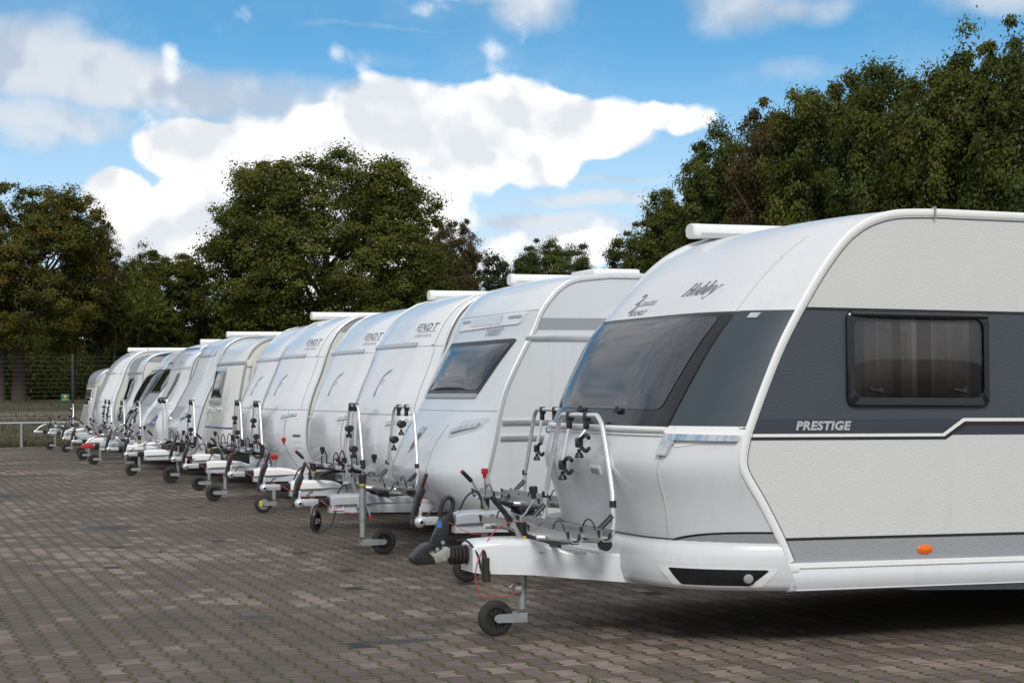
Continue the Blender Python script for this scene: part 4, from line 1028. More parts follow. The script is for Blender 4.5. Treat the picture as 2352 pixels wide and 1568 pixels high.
def x_thin(r, F):
    rail_band(r, F, 1.985, -1, 1, .03, ALU, .012)
    front_win(r, F, [(.10, 1.33), (-.08, 1.33), (-.50, 1.92), (-.22, 1.92)], ALU, GLASS_D, .04, .2, .1, .02)
    mb = MB(); F.poly(mb, [(.25, .86), (-.55, .86), (-.55, .98), (-.2, 1.0)], .008, 0); F.poly(mb, [(-.2, 1.0), (-.55, .98), (-.55, 1.05), (-.3, 1.08)], .008, 0); mb.obj('blue_emblem', BLUE, r)
    mb = MB(); F.quad(mb, [(-.55, 1.24), (-.82, 1.26), (-.80, 1.33), (-.5, 1.31)], .008, rx=.4, ry=.5, rim=.008); mb.obj('handle', W_TRIM, r)
    mb = MB(); F.poly(mb, [(-.05, 2.09), (-.14, 2.075), (-.16, 2.14), (-.04, 2.15)], .004); mb.obj('emblem', GREY_P, r)
caravan_flat('white caravan with a narrow slanted strip window on its flat front', 4.02, 35.63,
    [(1.52, .42), (1.47, .8), (1.55, 1.1), (1.68, 1.34), (1.82, 1.69), (1.86, 1.85), (1.92, 2.07), (2.0, 2.21), (2.12, 2.30), (2.4, 2.37), (2.6, 2.38)], B=[(.4, .22), (1.1, .2), (1.3, .1), (2.3, .06)],
    mats=(CREAM, W_GLOSS, W_GEL, W_GLOSS), nose_z=1.20, cap_z=1.985, tow='red', db='grey', jk=dict(tx=.80, wx=.95, wr=.14), rack=lambda r: rack_hoop(r, 1.02, 0, 1.33, .45, .22, 'open', False), extra=x_thin)
def x_blue(r, F):
    front_win(r, F, [(.75, 1.50), (-.55, 1.50), (-.62, 2.02), (.70, 2.02)], BLACK, GLASS_D, .03, .08, .1, .02)
    mb = MB(); F.quad(mb, [(.78, 1.24), (-.62, 1.24), (-.6, 1.49), (.76, 1.49)], .006, rx=.05, ry=.1); mb.obj('lower_pane', GREY_P, r)
    mb = MB(); F.strip(mb, 2.12, 2.16, -1, 1, off=.004, nu=20, nv=2); F.strip(mb, 2.24, 2.34, -.98, .2, off=.004, nu=20, nv=3); F.strip(mb, 2.40, 2.44, -.98, .4, off=.004, nu=20, nv=2); mb.obj('blue_graphic', BLUE, r)
caravan_flat('white caravan with a black front window and blue bands on its roof edge', 4.12, 38.51,
    [(1.6, .42), (1.54, .75), (1.60, 1.0), (1.73, 1.31), (1.94, 1.65), (2.2, 2.12), (2.36, 2.31), (2.58, 2.48), (2.9, 2.54)], B=[(.4, .25), (1.2, .2), (1.5, .12), (2.5, .05)],
    mats=(CREAM, W_GLOSS, W_GLOSS, W_GLOSS), cap_z=2.08, nose_z=1.20, aw=2.87, tow='stab', jk=dict(tx=.56, wx=.42), rack=lambda r: rack_hoop(r, 1.0, 0, 1.33, .45, .22, 'open', False), extra=x_blue)
def x_dark(r, F):
    front_win(r, F, [(.85, 1.26), (-.80, 1.26), (-.85, 2.02), (.85, 2.02)], BLACK, GLASS_D, .03, .06, .08, .03)
    front_win(r, F, [(.80, .62), (-.30, .62), (-.30, 1.12), (.80, 1.12)], BLACK, GLASS_D, .03, .1, .1, .02, 'lower_window')
caravan_flat('silver grey caravan with a wraparound black front window and a second pane below it', 4.20, 41.2,
    [(1.6, .42), (1.62, .66), (1.80, 1.22), (2.02, 1.70), (2.2, 2.0), (2.38, 2.24), (2.55, 2.40), (2.9, 2.49)], B=[(.4, .25), (1.2, .2), (2.0, .14), (2.5, .05)], n=5,
    mats=(SILV_L, SILV_L, SILV, SILV_L), cap_z=2.08, nose_z=1.18, tow='stab', db='grey', jk=dict(tx=.56, wx=.42), rack=lambda r: rack_hoop(r, 1.0, 0, 1.33, .45, .22, 'open', False), extra=x_dark)
def x_oval(r, F):
    rail_band(r, F, 1.97, -1, 1, .03, GREY_P, .012)
    front_win(r, F, [(.55, 1.28), (-.45, 1.28), (-.60, 1.90), (.45, 1.90)], GREY_P, GLASS_D, .06, .35, .4, .03)
    mb = MB(); F.quad(mb, [(.30, .82), (-.60, .80), (-.70, 1.05), (.10, 1.03)], .010, rx=.5, ry=.6, m=0); F.quad(mb, [(.1, .86), (-.45, .84), (-.5, .99), (.0, .97)], .013, rx=.5, ry=.6, m=1); mb.obj('emblem', [GREY_P, pbr('blue grey graphic', (.05, .10, .20), .3)], r)
caravan_flat('grey fronted caravan with an oval front window and a blue top to its side', 4.44, 43.79,
    [(1.62, .42), (1.54, .8), (1.56, 1.2), (1.68, 1.63), (1.73, 2.02), (1.80, 2.22), (1.97, 2.38), (2.29, 2.46), (2.6, 2.48)], B=[(.4, .22), (1.1, .2), (1.3, .1), (2.3, .06)],
    strips=[(.40, 2.22, CREAM), (2.22, 2.36, GREY_P), (2.36, 3, BLUE)], mats=(CREAM, SILV, W_GEL, SILV), cap_z=1.97, nose_z=1.16, aw=2.18, tow='ball', db='steel', jk=dict(tx=.56, wx=.42), rack=lambda r: rack_hoop(r, 1.0, 0, 1.33, .4, .2, 'shut', False), extra=x_oval)
b_ = caravan_round('glossy white caravan with an awning next to the small grey topped one', 4.40, 46.71, dx=.02, aw=2.12, text=False, logo=False, near=False, db='grey', jk=dict(tx=.56, wx=.42), rack=rack_poles)
def x_old(r, F):
    rail_band(r, F, 1.70, -1, 1, .03, CREAM_G, .012)
    front_win(r, F, [(.70, 1.16), (-.55, 1.16), (-.55, 1.64), (.70, 1.64)], W_TRIM, pbr('brown tinted pane', (.05, .045, .045), .2), .035, .06, .08, .01)
    for sg in (-1, 1):
        mb = MB(); mb.box((1.53, sg*(F.hw+.01), 1.70), (.07, .03, .08), None, .01); mb.obj('rail_corner', YEL2, r)
    mb = MB()
    mb.tube([(x+.05, -F.hw-.004, z) for x, z in zip(F.x, F.z) if .6 < z < 1.68], .008, 6); mb.obj('side_seam', GREY_P, r)
YEL2 = pbr('yellowed corner cap', (.60, .55, .38), .5)
caravan_flat('small old caravan with a grey roof cap and brown front window, farthest of the row', 4.28, 49.25,
    [(1.28, .42), (1.29, .64), (1.38, 1.10), (1.42, 1.30), (1.49, 1.65), (1.53, 1.86), (1.60, 2.0), (1.74, 2.10), (1.95, 2.16), (2.3, 2.20)], hw=1.1, B=[(.4, .05), (2.2, .04)], n=8,
    mats=(CREAM, pbr('faded grey cap', (.36, .39, .42), .3, coat=.3), CREAM_G, CREAM_G), cap_z=1.70, tow='ball', db='steel', jk=dict(tx=.52, wx=.38), rack=lambda r: rack_hoop(r, .95, 0, 1.2, .35, .2, 'shut', False), extra=x_old, L=6.2)
# ------------------------------------------------------------------ ground
def paving_material():
    m = D.materials.new('interlocking concrete pavers'); m.use_nodes = True
    t = NT(m.node_tree); b = t.n['Principled BSDF']
    co = t.node('ShaderNodeTexCoord').outputs['Object']
    x, y, z = t.xyz(co)
    wob = t.m('MULTIPLY', t.m('SUBTRACT', t.noise(co, 1.3, 2), .5), .012)
    x = t.m('ADD', x, wob); y = t.m('ADD', y, wob)
    a, p, A = .152, .2225, .0145
    ph = t.m('FRACT', t.m('ADD', t.m('DIVIDE', y, p), .13))
    # trapezoid wave: +1 near phase 0, -1 near .5
    tri = t.m('SUBTRACT', t.m('MULTIPLY', t.m('ABSOLUTE', t.m('SUBTRACT', ph, .5)), 4.0), 1.0)
    w = t.m('MAXIMUM', t.m('MINIMUM', t.m('MULTIPLY', tri, 3.2), 1.0), -1.0)
    xa = t.m('DIVIDE', t.m('ADD', x, .02), a)
    c0 = t.m('FLOOR', t.m('ADD', xa, .5))
    sgn = t.m('SUBTRACT', 1.0, t.m('MULTIPLY', t.m('FLOORED_MODULO', c0, 2.0), 2.0))
    d = t.m('SUBTRACT', t.m('MULTIPLY', t.m('SUBTRACT', xa, c0), a), t.m('MULTIPLY', t.m('MULTIPLY', w, sgn), A))
    ad = t.m('ABSOLUTE', d)
    col = t.m('SUBTRACT', c0, t.m('LESS_THAN', d, 0.0))
    odd = t.m('FLOORED_MODULO', col, 2.0)
    yr = t.m('ADD', t.m('DIVIDE', y, p), t.m('ADD', .13, t.m('MULTIPLY', t.m('SUBTRACT', 1.0, odd), .5)))
    row = t.m('FLOOR', t.m('ADD', yr, .0)); fy = t.m('FRACT', yr)
    dy = t.m('MULTIPLY', t.m('MINIMUM', fy, t.m('SUBTRACT', 1.0, fy)), p)
    slope = t.m('LESS_THAN', t.m('ABSOLUTE', tri), .66)
    jw = t.m('MULTIPLY_ADD', slope, .0105, .0036)
    fine = t.noise(co, 60, 3); fine2 = t.noise(co, 240, 2)
    jn = t.m('MULTIPLY', t.m('SUBTRACT', fine, .5), .006)
    j1 = t.m('LESS_THAN', t.m('ADD', ad, jn), jw)
    j2 = t.m('LESS_THAN', t.m('ADD', dy, jn), .0055)
    joint = t.m('MAXIMUM', j1, j2)
    wn = t.node('ShaderNodeTexWhiteNoise', noise_dimensions='2D'); t.l.new(t.comb(col, row, 0.0), wn.inputs['Vector'])
    rnd = wn.outputs['Value']
    big = t.noise(co, .33, 4, .6); mid = t.noise(co, 1.6, 4, .6)
    # individual pale, dark and near-black stones, gathered in loose patches
    tone = t.m('ADD', t.m('MULTIPLY_ADD', rnd, .30, .01), t.m('ADD', t.m('MULTIPLY_ADD', big, 1.25, -.20), t.m('MULTIPLY_ADD', mid, .45, -.015)))
    cr_ = t.node('ShaderNodeValToRGB'); e = cr_.color_ramp.elements
    e[0].position = .42; e[0].color = (.098, .086, .078, 1); e[1].position = 1.12; e[1].color = (.270, .240, .222, 1)
    k = cr_.color_ramp.elements.new(.80); k.color = (.135, .119, .109, 1); k = cr_.color_ramp.elements.new(.90); k.color = (.190, .168, .155, 1)
    t.l.new(tone, cr_.inputs[0]); c = cr_.outputs[0]
    c = t.mix(t.m('GREATER_THAN', rnd, .9965), c, (.035, .036, .042))
    k2 = t.m('MULTIPLY_ADD', t.m('SUBTRACT', fine2, .5), 1.0, 1.0); c = t.mix(1.0, c, t.comb(k2, k2, k2), 'MULTIPLY')
    dust = t.ramp(t.noise(co, 4.5, 5, .65), .60, .78); c = t.mix(t.m('MULTIPLY', dust, .35), c, (.20, .185, .17))
    # damp and oil stains of their own shape
    st = None
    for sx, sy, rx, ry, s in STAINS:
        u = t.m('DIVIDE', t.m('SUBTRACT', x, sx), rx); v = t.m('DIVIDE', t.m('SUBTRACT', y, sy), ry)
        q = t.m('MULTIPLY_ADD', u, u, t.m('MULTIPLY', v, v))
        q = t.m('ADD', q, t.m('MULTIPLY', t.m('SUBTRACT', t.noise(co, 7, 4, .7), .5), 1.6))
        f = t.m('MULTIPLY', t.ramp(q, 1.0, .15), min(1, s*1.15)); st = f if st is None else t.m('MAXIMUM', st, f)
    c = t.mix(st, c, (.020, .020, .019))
    mossn = t.noise(co, 2.3, 4, .6)
    jc = t.mix(t.m('MULTIPLY', t.m('MULTIPLY', j1, slope), t.ramp(mossn, .25, .42)), (.016, .012, .010), t.mix(fine, (.030, .040, .006), (.090, .115, .012)))
    jc = t.mix(t.m('MULTIPLY', t.ramp(mossn, .56, .66), .5), jc, (.05, .05, .014))
    c = t.mix(joint, c, jc)
    c = t.mix(1.0, c, (.86, .755, .695), 'MULTIPLY'); t.l.new(c, b.inputs['Base Color'])
    t.put(b.inputs['Roughness'], t.m('MULTIPLY_ADD', st, -.25, .82)); b.inputs['Specular IOR Level'].default_value = .3
    h = t.m('SUBTRACT', t.m('MULTIPLY', fine2, .12), joint)
    bp = t.node('ShaderNodeBump'); bp.inputs['Strength'].default_value = .5; bp.inputs['Distance'].default_value = .006
    t.l.new(h, bp.inputs['Height']); t.l.new(bp.outputs[0], b.inputs['Normal'])
    return m
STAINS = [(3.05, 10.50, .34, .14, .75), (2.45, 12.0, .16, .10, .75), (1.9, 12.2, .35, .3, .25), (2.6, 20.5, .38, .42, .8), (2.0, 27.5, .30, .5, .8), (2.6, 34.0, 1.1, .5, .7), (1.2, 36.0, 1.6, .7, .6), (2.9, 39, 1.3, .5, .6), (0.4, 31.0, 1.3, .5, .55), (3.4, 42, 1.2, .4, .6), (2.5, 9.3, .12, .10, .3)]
def ground():
    b = MB(); b.add([(-40, -30, 0), (80, -30, 0), (80, 51.85, 0), (-40, 51.85, 0)], [(0, 1, 2, 3)])
    tag(b.obj('paving', paving_material()), kind='structure')
    m = D.materials.new('rough grass field'); m.use_nodes = True
    t = NT(m.node_tree); bs = t.n['Principled BSDF']; co = t.node('ShaderNodeTexCoord').outputs['Object']
    n1 = t.noise(co, .35, 5, .65); n2 = t.noise(co, 3.0, 5, .7); x, y, z = t.xyz(co)
    band = t.noise(t.comb(t.m('MULTIPLY', x, .08), y, 0.0), .5, 3)
    c = t.mix(t.ramp(t.m('ADD', t.m('MULTIPLY', band, .6), t.m('MULTIPLY', n1, .4)), .42, .56), (.048, .062, .018), (.125, .092, .052))
    c = t.mix(t.ramp(n2, .4, .7), c, (.075, .060, .028))
    path = t.m('MULTIPLY', t.ramp(y, 67.0, 67.8), t.ramp(y, 70.6, 69.8)); c = t.mix(t.m('MULTIPLY', path, .45), c, (.26, .21, .175))
    lit = t.ramp(t.m('ADD', t.m('ABSOLUTE', t.m('SUBTRACT', y, 52.2)), t.m('MULTIPLY', n2, .6)), .9, .4); c = t.mix(lit, c, (.10, .055, .028))
    t.l.new(c, bs.inputs['Base Color']); bs.inputs['Roughness'].default_value = .9
    xs = np.r_[-900, -300, np.linspace(-60, 90, 61), 300, 900]; ys = np.r_[-900, -300, -60, 0, 40, 50, np.linspace(51, 110, 60), 200, 500, 1200]
    def h(x, y):
        k = min(1, max(0, (y-53)/27)); k = k*k*(3-2*k)
        return -.03+1.15*k+.05*math.sin(x*.7+y*.4)*k+.03*math.sin(x*1.9-y)*k
    b = MB(); b.grid([[(x, y, h(x, y)) for x in xs] for y in ys]); tag(b.obj('ground', m), kind='structure')
    # dry grass along the edge of the paving and tufts in the field
    rng = np.random.default_rng(5); vs = []; fs = []
    def blade(x, y, z, hh, w, a):
        dx, dy = math.cos(a)*w, math.sin(a)*w; lx, ly = rng.normal(0, .4, 2)*hh; o = len(vs)
        vs.extend([(x-dx, y-dy, z), (x+dx, y+dy, z), (x+lx, y+ly, z+hh)]); fs.append((o, o+1, o+2))
    for _ in range(9000):
        x = rng.uniform(-3, 16); y = 52.1+abs(rng.normal(0, .45)); blade(x, y, h(x, y), rng.uniform(.06, .30), .012, rng.uniform(0, 6.3))
    for _ in range(14000):
        x = rng.uniform(-4, 22); y = rng.uniform(53, 80); blade(x, y, h(x, y), rng.uniform(.05, .20), .018, rng.uniform(0, 6.3))
    me = D.meshes.new('grass'); me.from_pydata(vs, [], fs)
    g = D.materials.new('dry grass'); g.use_nodes = True; t = NT(g.node_tree); bs = t.n['Principled BSDF']; co = t.node('ShaderNodeTexCoord').outputs['Object']
    c = t.mix(t.ramp(t.noise(co, .7, 4), .42, .6), (.055, .072, .020), (.115, .088, .045)); c = t.mix(t.ramp(t.noise(co, 9, 2), .4, .7), c, (.085, .070, .032))
    t.l.new(c, bs.inputs['Base Color']); bs.inputs['Roughness'].default_value = .8; me.materials.append(g)
    tag(link('grass', me), kind='stuff')
    # small weeds and crumbs in the joints of the paving
    vs.clear(); fs.clear()
    for _ in range(60):
        x = rng.uniform(-3, 5); y = rng.uniform(7, 42)
        for k in range(14): blade(x+rng.normal(0, .02), y+rng.normal(0, .02), .0, rng.uniform(.015, .045), .004, rng.uniform(0, 6.3))
    me = D.meshes.new('weeds'); me.from_pydata(vs, [], fs)
    me.materials.append(pbr('weed green', (.05, .09, .015), .7)); tag(link('weeds', me), kind='stuff')
ground()

# ------------------------------------------------------------------ fence and rail
WIRE = pbr('coated fence wire', (.028, .030, .028), .45, metal=.2, var=.05)
WIRE_L = pbr('lit tone fence wire', (.07, .07, .066), .5, metal=.2, var=.05)  # paler colour paints in the light caught by the upper wires
POST = pbr('black post', (.012, .013, .014), .5)
def fence():
    f = thing('mesh_fence', 'tall dark wire mesh fence along the far edge of the paving', 'fence', (0, 52.6, 0))
    W = 2.5
    def panel():
        b = MB(); n = int(W/.05)
        for i in range(n):
            x = i*.05+.025
            b.box((x, 0, 1.27), (.005, .005, 2.5), None, 0, 0) if False else b.add([(x-.0055, 0, .03), (x+.0055, 0, .03), (x+.0055, 0, 1.25), (x-.0055, 0, 1.25), (x-.0055, .006, .03), (x+.0055, .006, .03), (x+.0055, .006, 1.25), (x-.0055, .006, 1.25)], [(0, 1, 2, 3), (4, 5, 6, 7), (0, 3, 7, 4), (1, 2, 6, 5)], 0)
        for k in range(7): b.tube([(0, -.006, .06+k*.2), (W, -.006, .06+k*.2)], .007, 5, 0)
        for k in range(10): b.tube([(0, -.006, 1.42+k*.125), (W, -.006, 1.42+k*.125)], .0035, 5, 1)
        return b.mesh('mesh_panel', [WIRE, WIRE_L])
    def post():
        b = MB(); b.box((0, 0, 1.3), (.07, .05, 2.6), None, .008)
        b.box((0, 0, 2.61), (.075, .055, .02), None, .005)
        for z in (.4, .95, 1.5, 2.0, 2.4): b.box((0, -.03, z), (.05, .015, .03), None, .003)
        return b.mesh('post', POST)
    for i in range(-4, 12):
        link('mesh_panel', cached('fp', panel), f, loc=(5.62+i*W, 0, 0)); link('post', cached('fpo', post), f, loc=(5.62+i*W, 0, 0))
    s = thing('sign', 'small green sign with yellow symbol hung on the mesh fence', 'sign', (5.40, 52.56, 1.37))
    b = MB(); b.box((0, 0, 0), (.24, .012, .22), None, .004); b.obj('board', pbr('green enamel', (.015, .12, .075), .5), s)
    b = MB(); b.box((0, -.009, .04), (.08, .004, .07), None, .001); b.box((0, -.009, -.05), (.16, .004, .022), None, .001); b.obj('symbol', YEL, s)
    g = thing('guard_rail', 'galvanised tube guard rail standing in front of the fence', 'rail', (4.14, 51.95, 0))
    b = MB(); b.tube([(-9, 0, .67), (9.5, 0, .67)], .038, 14); b.obj('rail', pbr('matt galvanised tube', (.30, .32, .34), .5, metal=.5, var=.1, vscale=9), g)
    def gp():
        b = MB(); b.tube([(0, 0, -.05), (0, 0, .655)], .045, 14); b.tube([(0, 0, .60), (0, 0, .625)], .05, 14); return b.mesh('post', GALV)
    for x in (-8, -4, 0, 4, 8): link('post', cached('gp', gp), g, loc=(x, 0, 0))
fence()

# ------------------------------------------------------------------ trees
def leaf_mat(name, c1, c2, c3, amt):
    m = D.materials.new(name); m.use_nodes = True; t = NT(m.node_tree); t.n.clear()
    o = t.node('ShaderNodeOutputMaterial'); co = t.node('ShaderNodeTexCoord').outputs['Object']
    c = t.mix(t.ramp(t.noise(co, .55, 4, .6), .40, .62), c1, c2); c = t.mix(t.m('MULTIPLY', t.ramp(t.noise(co, .8, 5, .7), .62-amt*.2, .74-amt*.1), .9), c, c3)
    v = t.m('MULTIPLY_ADD', t.m('SUBTRACT', t.noise(co, 7, 2), .5), .8, 1.0); c = t.mix(1.0, c, t.comb(v, v, v), 'MULTIPLY')
    d = t.node('ShaderNodeBsdfDiffuse'); tr = t.node('ShaderNodeBsdfTranslucent'); gl = t.node('ShaderNodeBsdfGlossy'); gl.inputs['Roughness'].default_value = .45
    t.l.new(c, d.inputs[0]); t.l.new(t.mix(1.0, c, (1.0, 1.0, .5), 'MULTIPLY'), tr.inputs[0])
    m1 = t.node('ShaderNodeMixShader'); m1.inputs[0].default_value = .28; t.l.new(d.outputs[0], m1.inputs[1]); t.l.new(tr.outputs[0], m1.inputs[2])
    m2 = t.node('ShaderNodeMixShader'); m2.inputs[0].default_value = .012; t.l.new(m1.outputs[0], m2.inputs[1]); t.l.new(gl.outputs[0], m2.inputs[2])
    t.l.new(m2.outputs[0], o.inputs[0]); return m
L_OAK = leaf_mat('oak leaves', (.060, .073, .015), (.112, .124, .022), (.134, .104, .024), .2)
L_DARK = leaf_mat('dark leaves', (.049, .064, .015), (.096, .110, .021), (.122, .096, .024), .1)
L_AUT = leaf_mat('yellowing leaves', (.054, .064, .014), (.096, .100, .020), (.165, .116, .018), .75)
L_RED = leaf_mat('browning leaves', (.056, .054, .022), (.092, .072, .028), (.120, .074, .032), .7)
L_BLUE = leaf_mat('blue green leaves', (.036, .052, .026), (.058, .074, .036), (.080, .080, .030), .1)
BARK = pbr('bark', (.060, .048, .038), .9, var=.3, vscale=5)
def crown_mesh(seed, rx, rz, clumps, leaves, size, mat, zlow=-.75, power=1.0, ragged=.25):
    rng = np.random.default_rng(seed); cs = []; nl = []
    # lobes break up the outline, clumps fill them unevenly
    lobes = []
    for i in range(60):
        a = i*2.39996+rng.uniform(-.3, .3); z = zlow+(.88-zlow)*(i+rng.uniform(0, 1))/60
        w = max(.12, 1-abs(max(z, -.55)*(1.0 if z > 0 else 1.15))**(2.2*power))**.5*rng.uniform(.66, .90)
        lobes.append((math.cos(a)*w, math.sin(a)*w, z, rng.uniform(.19, .31)))
    lobes += [(0, 0, .45, .40), (0, 0, 0, .5), (0, 0, -.4, .45)]
    while len(cs) < clumps:
        l = lobes[rng.integers(len(lobes))]
        v = rng.normal(size=3); v /= np.linalg.norm(v); rr = l[3]*rng.uniform(.3, 1.0)**.5*(1+rng.normal()*ragged*.3)
        p = np.array(l[:3])+v*rr
        if p[2] < zlow-.12: continue
        cs.append(p)
    cs = np.array(cs)*[rx, rx, rz]
    n = clumps*leaves; rad = rng.uniform(.20, .58, clumps)*(rx/5.5)**.5
    c = np.repeat(cs, leaves, 0)+rng.normal(size=(n, 3))*np.repeat(rad, leaves)[:, None]*[.62, .62, .42]
    cc = np.repeat(cs, leaves, 0); out = (c-cc)/np.repeat(rad, leaves)[:, None]*.8+c/[rx, rx, rz]*.5+[0, 0, .45]+rng.normal(size=(n, 3))*.55
    u = np.cross(out, rng.normal(size=(n, 3))); u /= np.linalg.norm(u, axis=1)[:, None]
    w = np.cross(u, out); w /= np.linalg.norm(w, axis=1)[:, None]; s = (size*rng.uniform(.6, 1.35, n))[:, None]
    V = np.empty((n, 4, 3)); V[:, 0] = c-u*s; V[:, 1] = c+w*s*.6; V[:, 2] = c+u*s*.9; V[:, 3] = c-w*s*.6
    return quads('crown', V.reshape(-1, 3), mat), cs
def quads(name, V, mat):
    n = len(V)//4; me = D.meshes.new(name); me.vertices.add(len(V)); me.vertices.foreach_set('co', V.astype(np.float32).ravel())
    me.loops.add(len(V)); me.loops.foreach_set('vertex_index', np.arange(len(V), dtype=np.int32))
    me.polygons.add(n); me.polygons.foreach_set('loop_start', np.arange(0, len(V), 4, dtype=np.int32)); me.update(calc_edges=True)
    me.materials.append(mat); return me
def trunk_mesh(seed, h, r, cs, zc):
    """tapered trunk with limbs reaching into the crown"""
    rng = np.random.default_rng(seed); b = MB(); pts = [(0, 0, -.4)]; x = y = 0
    for k in range(1, 7):
        x += rng.normal(0, .09); y += rng.normal(0, .09); pts.append((x, y, h*k/6))
    b.tube(pts, [r*1.25, r, r*.86, r*.7, r*.5, r*.32, r*.12], 10)
    sel = cs[rng.choice(len(cs), min(26, len(cs)), replace=False)]
    for p in sel:
        q = Vector((p[0], p[1], p[2]+zc)); t = rng.uniform(.35, .85); k = t*6; i = int(k); a = Vector(pts[i]).lerp(Vector(pts[min(i+1, 6)]), k-i)
        if q.z < a.z-.5: continue
        mid = a.lerp(q, .5)+Vector((0, 0, .06*(q-a).length)); rr = r*(1-t)*.55+.03
        b.tube([a, a.lerp(mid, .5)+Vector((0, 0, .05)), mid, mid.lerp(q, .5)+Vector(rng.normal(0, .12, 3)), q], [rr, rr*.8, rr*.6, rr*.4, rr*.15], 6)
    return b.mesh('trunk', BARK, 60)
PROTO = {}
def proto(key):
    if key not in PROTO:
        spec = {'oak': (11, 5.3, 5.6, 1250, 215, .066, L_OAK, -.72, 1.1, .3), 'dark': (23, 3.6, 5.0, 950, 200, .066, L_DARK, -.85, 1.3, .2), 'dark2': (29, 3.6, 5.0, 950, 200, .066, L_OAK, -.85, 1.2, .25),
                'aut': (31, 4.3, 4.3, 900, 205, .068, L_AUT, -.85, 1.2, .3), 'red': (41, 3.2, 4.6, 680, 150, .064, L_RED, -.8, 1.1, .4), 'thin': (53, 2.4, 3.4, 420, 140, .062, L_BLUE, -.8, 1.0, .5), 'bush': (61, 3.0, 3.6, 600, 180, .068, L_DARK, -.95, 1.2, .3)}[key]
        me, cs = crown_mesh(*spec); PROTO[key] = (me, cs, spec)
    return PROTO[key]
def tree(name, label, kind, x, y, base, top, rx, seed, trunk_r=.28, twin=False, group=None):
    me, cs, sp = proto(kind); sx = rx/sp[1]; ch = top-base; rz = sp[2]
    zlow = sp[7]; sz = ch/(rz*(1-zlow)*1.04)          # crown spans base..top
    g = 1.1 if y > 60 else (.0 if y < 53 else .4)
    zc = top-rz*sz*1.0
    t = thing(name, label, 'tree', (x, y, g), 0, group)
    c = link('crown', me, t, loc=(0, 0, zc-g)); c.scale = (sx, sx, sz); c.rotation_euler = (0, 0, seed*1.7)
    R = Matrix.Rotation(seed*1.7, 3, 'Z'); cs2 = np.array([R @ Vector((p[0]*sx, p[1]*sx, p[2]*sz)) for p in cs])
    b = link('trunk', trunk_mesh(seed, (zc-g)+rz*sz*.5, trunk_r, cs2, zc-g), t)
    return t
T = [('oak_tree', 'big lone oak with a broad rounded crown behind the middle of the row', 'oak', 21.3, 85.9, 2.2, 12.9, 6.3, 1, .42),
     ('tree', 'yellowing tree with two trunks at the left edge', 'aut', 6.3, 80.6, 3.6, 10.4, 3.8, 2, .29),
     ('tree', 'thin brownish tree just right of the yellowing one', 'red', 10.1, 86.0, 3.6, 9.6, 1.5, 3, .14),
     ('tree', 'low green tree between the yellowing tree and the big oak', 'dark2', 14.3, 92.7, 2.4, 8.6, 2.9, 4, .20),
     ('tree', 'sparse dark tree left of the low green tree', 'thin', 12.6, 97.4, 2.0, 8.0, 1.7, 5, .14),
     ('tree', 'dark brownish tree growing against the right side of the big oak', 'red', 29.8, 92.3, 3.0, 10.6, 2.0, 6, .22),
     ('tree', 'pale see through tree right of the big oak', 'thin', 37.6, 111.2, 2.0, 10.2, 3.4, 7, .15),
     ('tree', 'small dark tree between the pale tree and the tree row', 'dark', 39.2, 100.7, 2.6, 10.2, 2.7, 8, .2),
     ('tree', 'lowest and farthest tree of the row on the right', 'dark', 36.4, 79.5, 1.0, 9.0, 3.0, 9, .25),
     ('tree', 'second tree of the row on the right from its far end', 'dark2', 35.0, 72.4, 1.0, 10.4, 3.1, 10, .25),
     ('tree', 'third tree of the row on the right, first of its tall ones', 'dark', 34.9, 67.2, 1.0, 12.2, 3.0, 11, .28),
     ('tree', 'reddish brown tree in the row on the right', 'red', 34.4, 62.4, 1.5, 12.6, 2.8, 12, .26),
     ('tree', 'green tree next to the reddish one in the row on the right', 'dark2', 33.8, 57.2, .8, 12.6, 3.2, 13, .3),
     ('tree', 'tall dense tree above the roof of the nearest caravan', 'dark', 33.9, 52.6, .8, 12.2, 3.1, 14, .3),
     ('tree', 'tallest tree at the right edge', 'dark2', 33.6, 48.2, .8, 12.0, 3.1, 15, .3),
     ('tree', 'dense tree cut off by the right edge', 'dark', 33.8, 44.4, .8, 11.8, 3.1, 16, .3)]
for a in T: tree(*a, group='trees in a row on the right' if a[3] > 33 and a[4] < 80 else None)
# second stem of the yellowing tree
o = D.objects[[ob.name for ob in D.objects if ob.get('label', '').startswith('yellowing tree')][0]]
b = MB(); b.tube([(-.75, .3, -.4), (-.72, .3, 1), (-.60, .25, 3), (-.3, .1, 5.5)], [.26, .22, .19, .12], 10); b.obj('trunk', BARK, o, ang=60)
for x, y, top, rx, k, s_, lab in ((37.5, 64, 8.5, 3.2, 'bush', 21, 'dark undergrowth tree behind the reddish tree'), (37, 56, 8.5, 3.2, 'bush', 22, 'dark undergrowth tree behind the tall row, middle'), (37, 48, 8.5, 3.4, 'bush', 23, 'dark undergrowth tree behind the tall row, right'), (38, 72, 7, 3.2, 'bush', 24, 'dark undergrowth tree behind the far end of the row')):
    tree('tree', lab, k, x, y, .5, top, rx, s_, .15)
tree('tree', 'dark tree mostly outside the left edge', 'dark', 2.2, 84.5, 3.0, 10.0, 3.4, 25, .3)
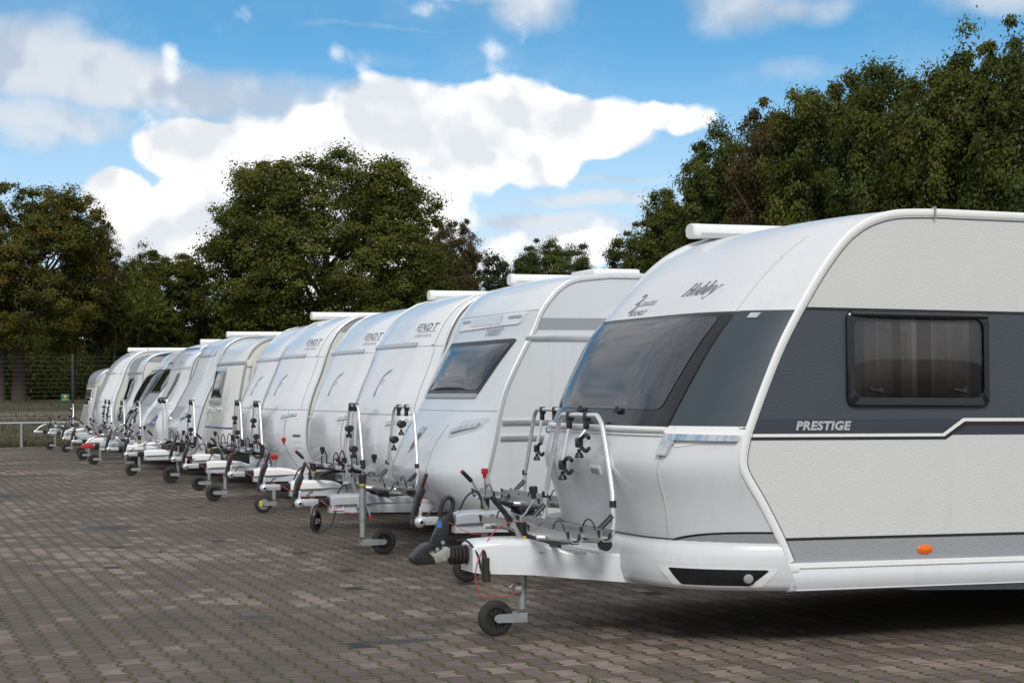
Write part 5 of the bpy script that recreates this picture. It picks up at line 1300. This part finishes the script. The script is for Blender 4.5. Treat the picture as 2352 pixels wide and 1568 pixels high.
def wood():
    rng = np.random.default_rng(99); n = 300000
    x = rng.uniform(-25, 62, n); y = rng.uniform(93, 106, n)
    top = 5.2+1.3*np.sin(x*.35)+.9*np.sin(x*.9+1)+.5*np.sin(x*2.3); z = 1.2+(top-1.2)*rng.uniform(0, 1, n)**.85
    c = np.stack([x, y, z], 1)
    cl = rng.normal(size=(n, 3))*.25; c = np.round(c/[1.1, 1.1, .9])*[1.1, 1.1, .9]+cl*[1.6, 1.6, 1.3]+rng.normal(size=(n, 3))*.15
    u = rng.normal(size=(n, 3)); u /= np.linalg.norm(u, axis=1)[:, None]; w = np.cross(u, rng.normal(size=(n, 3))); w /= np.linalg.norm(w, axis=1)[:, None]
    s = np.where(y > 100, rng.uniform(.16, .30, n), rng.uniform(.06, .12, n))[:, None]; V = np.empty((n, 4, 3)); V[:, 0] = c-u*s; V[:, 1] = c+w*s*.5; V[:, 2] = c+u*s; V[:, 3] = c-w*s*.5
    tag(link('woodland', quads('woodland', V.reshape(-1, 3), L_DARK)), kind='stuff')
wood()
for i, (x, y, r_, lab) in enumerate(((3.9, 84, .10, 'leftmost of the slim bare trunks in front of the wood'), (9.2, 86, .08, 'slim trunk in the shade right of the yellowing tree'), (10.9, 85, .07, 'slim leaning trunk behind the fence post'), (12.4, 88, .10, 'slim trunk in the shade left of the caravans'))):
    t = thing('tree', lab, 'tree', (x, y, 1.05), 0, 'slim trunks before the wood')
    b = MB(); b.tube([(0, 0, -.3), (.03, 0, 1.2), (.12, .05, 2.6), (.2, .1, 4.2)], [r_*1.2, r_, r_*.8, r_*.5], 8); b.obj('trunk', BARK, t, ang=60)
    rng = np.random.default_rng(70+i); n = 1500; c = np.array([.2, .1, 4.4])+rng.normal(size=(n, 3))*[.7, .7, .6]; u = rng.normal(size=(n, 3))*.09; w = rng.normal(size=(n, 3))*.05
    V = np.empty((n, 4, 3)); V[:, 0] = c-u; V[:, 1] = c+w; V[:, 2] = c+u; V[:, 3] = c-w; link('crown', quads('crown', V.reshape(-1, 3), L_DARK), t)
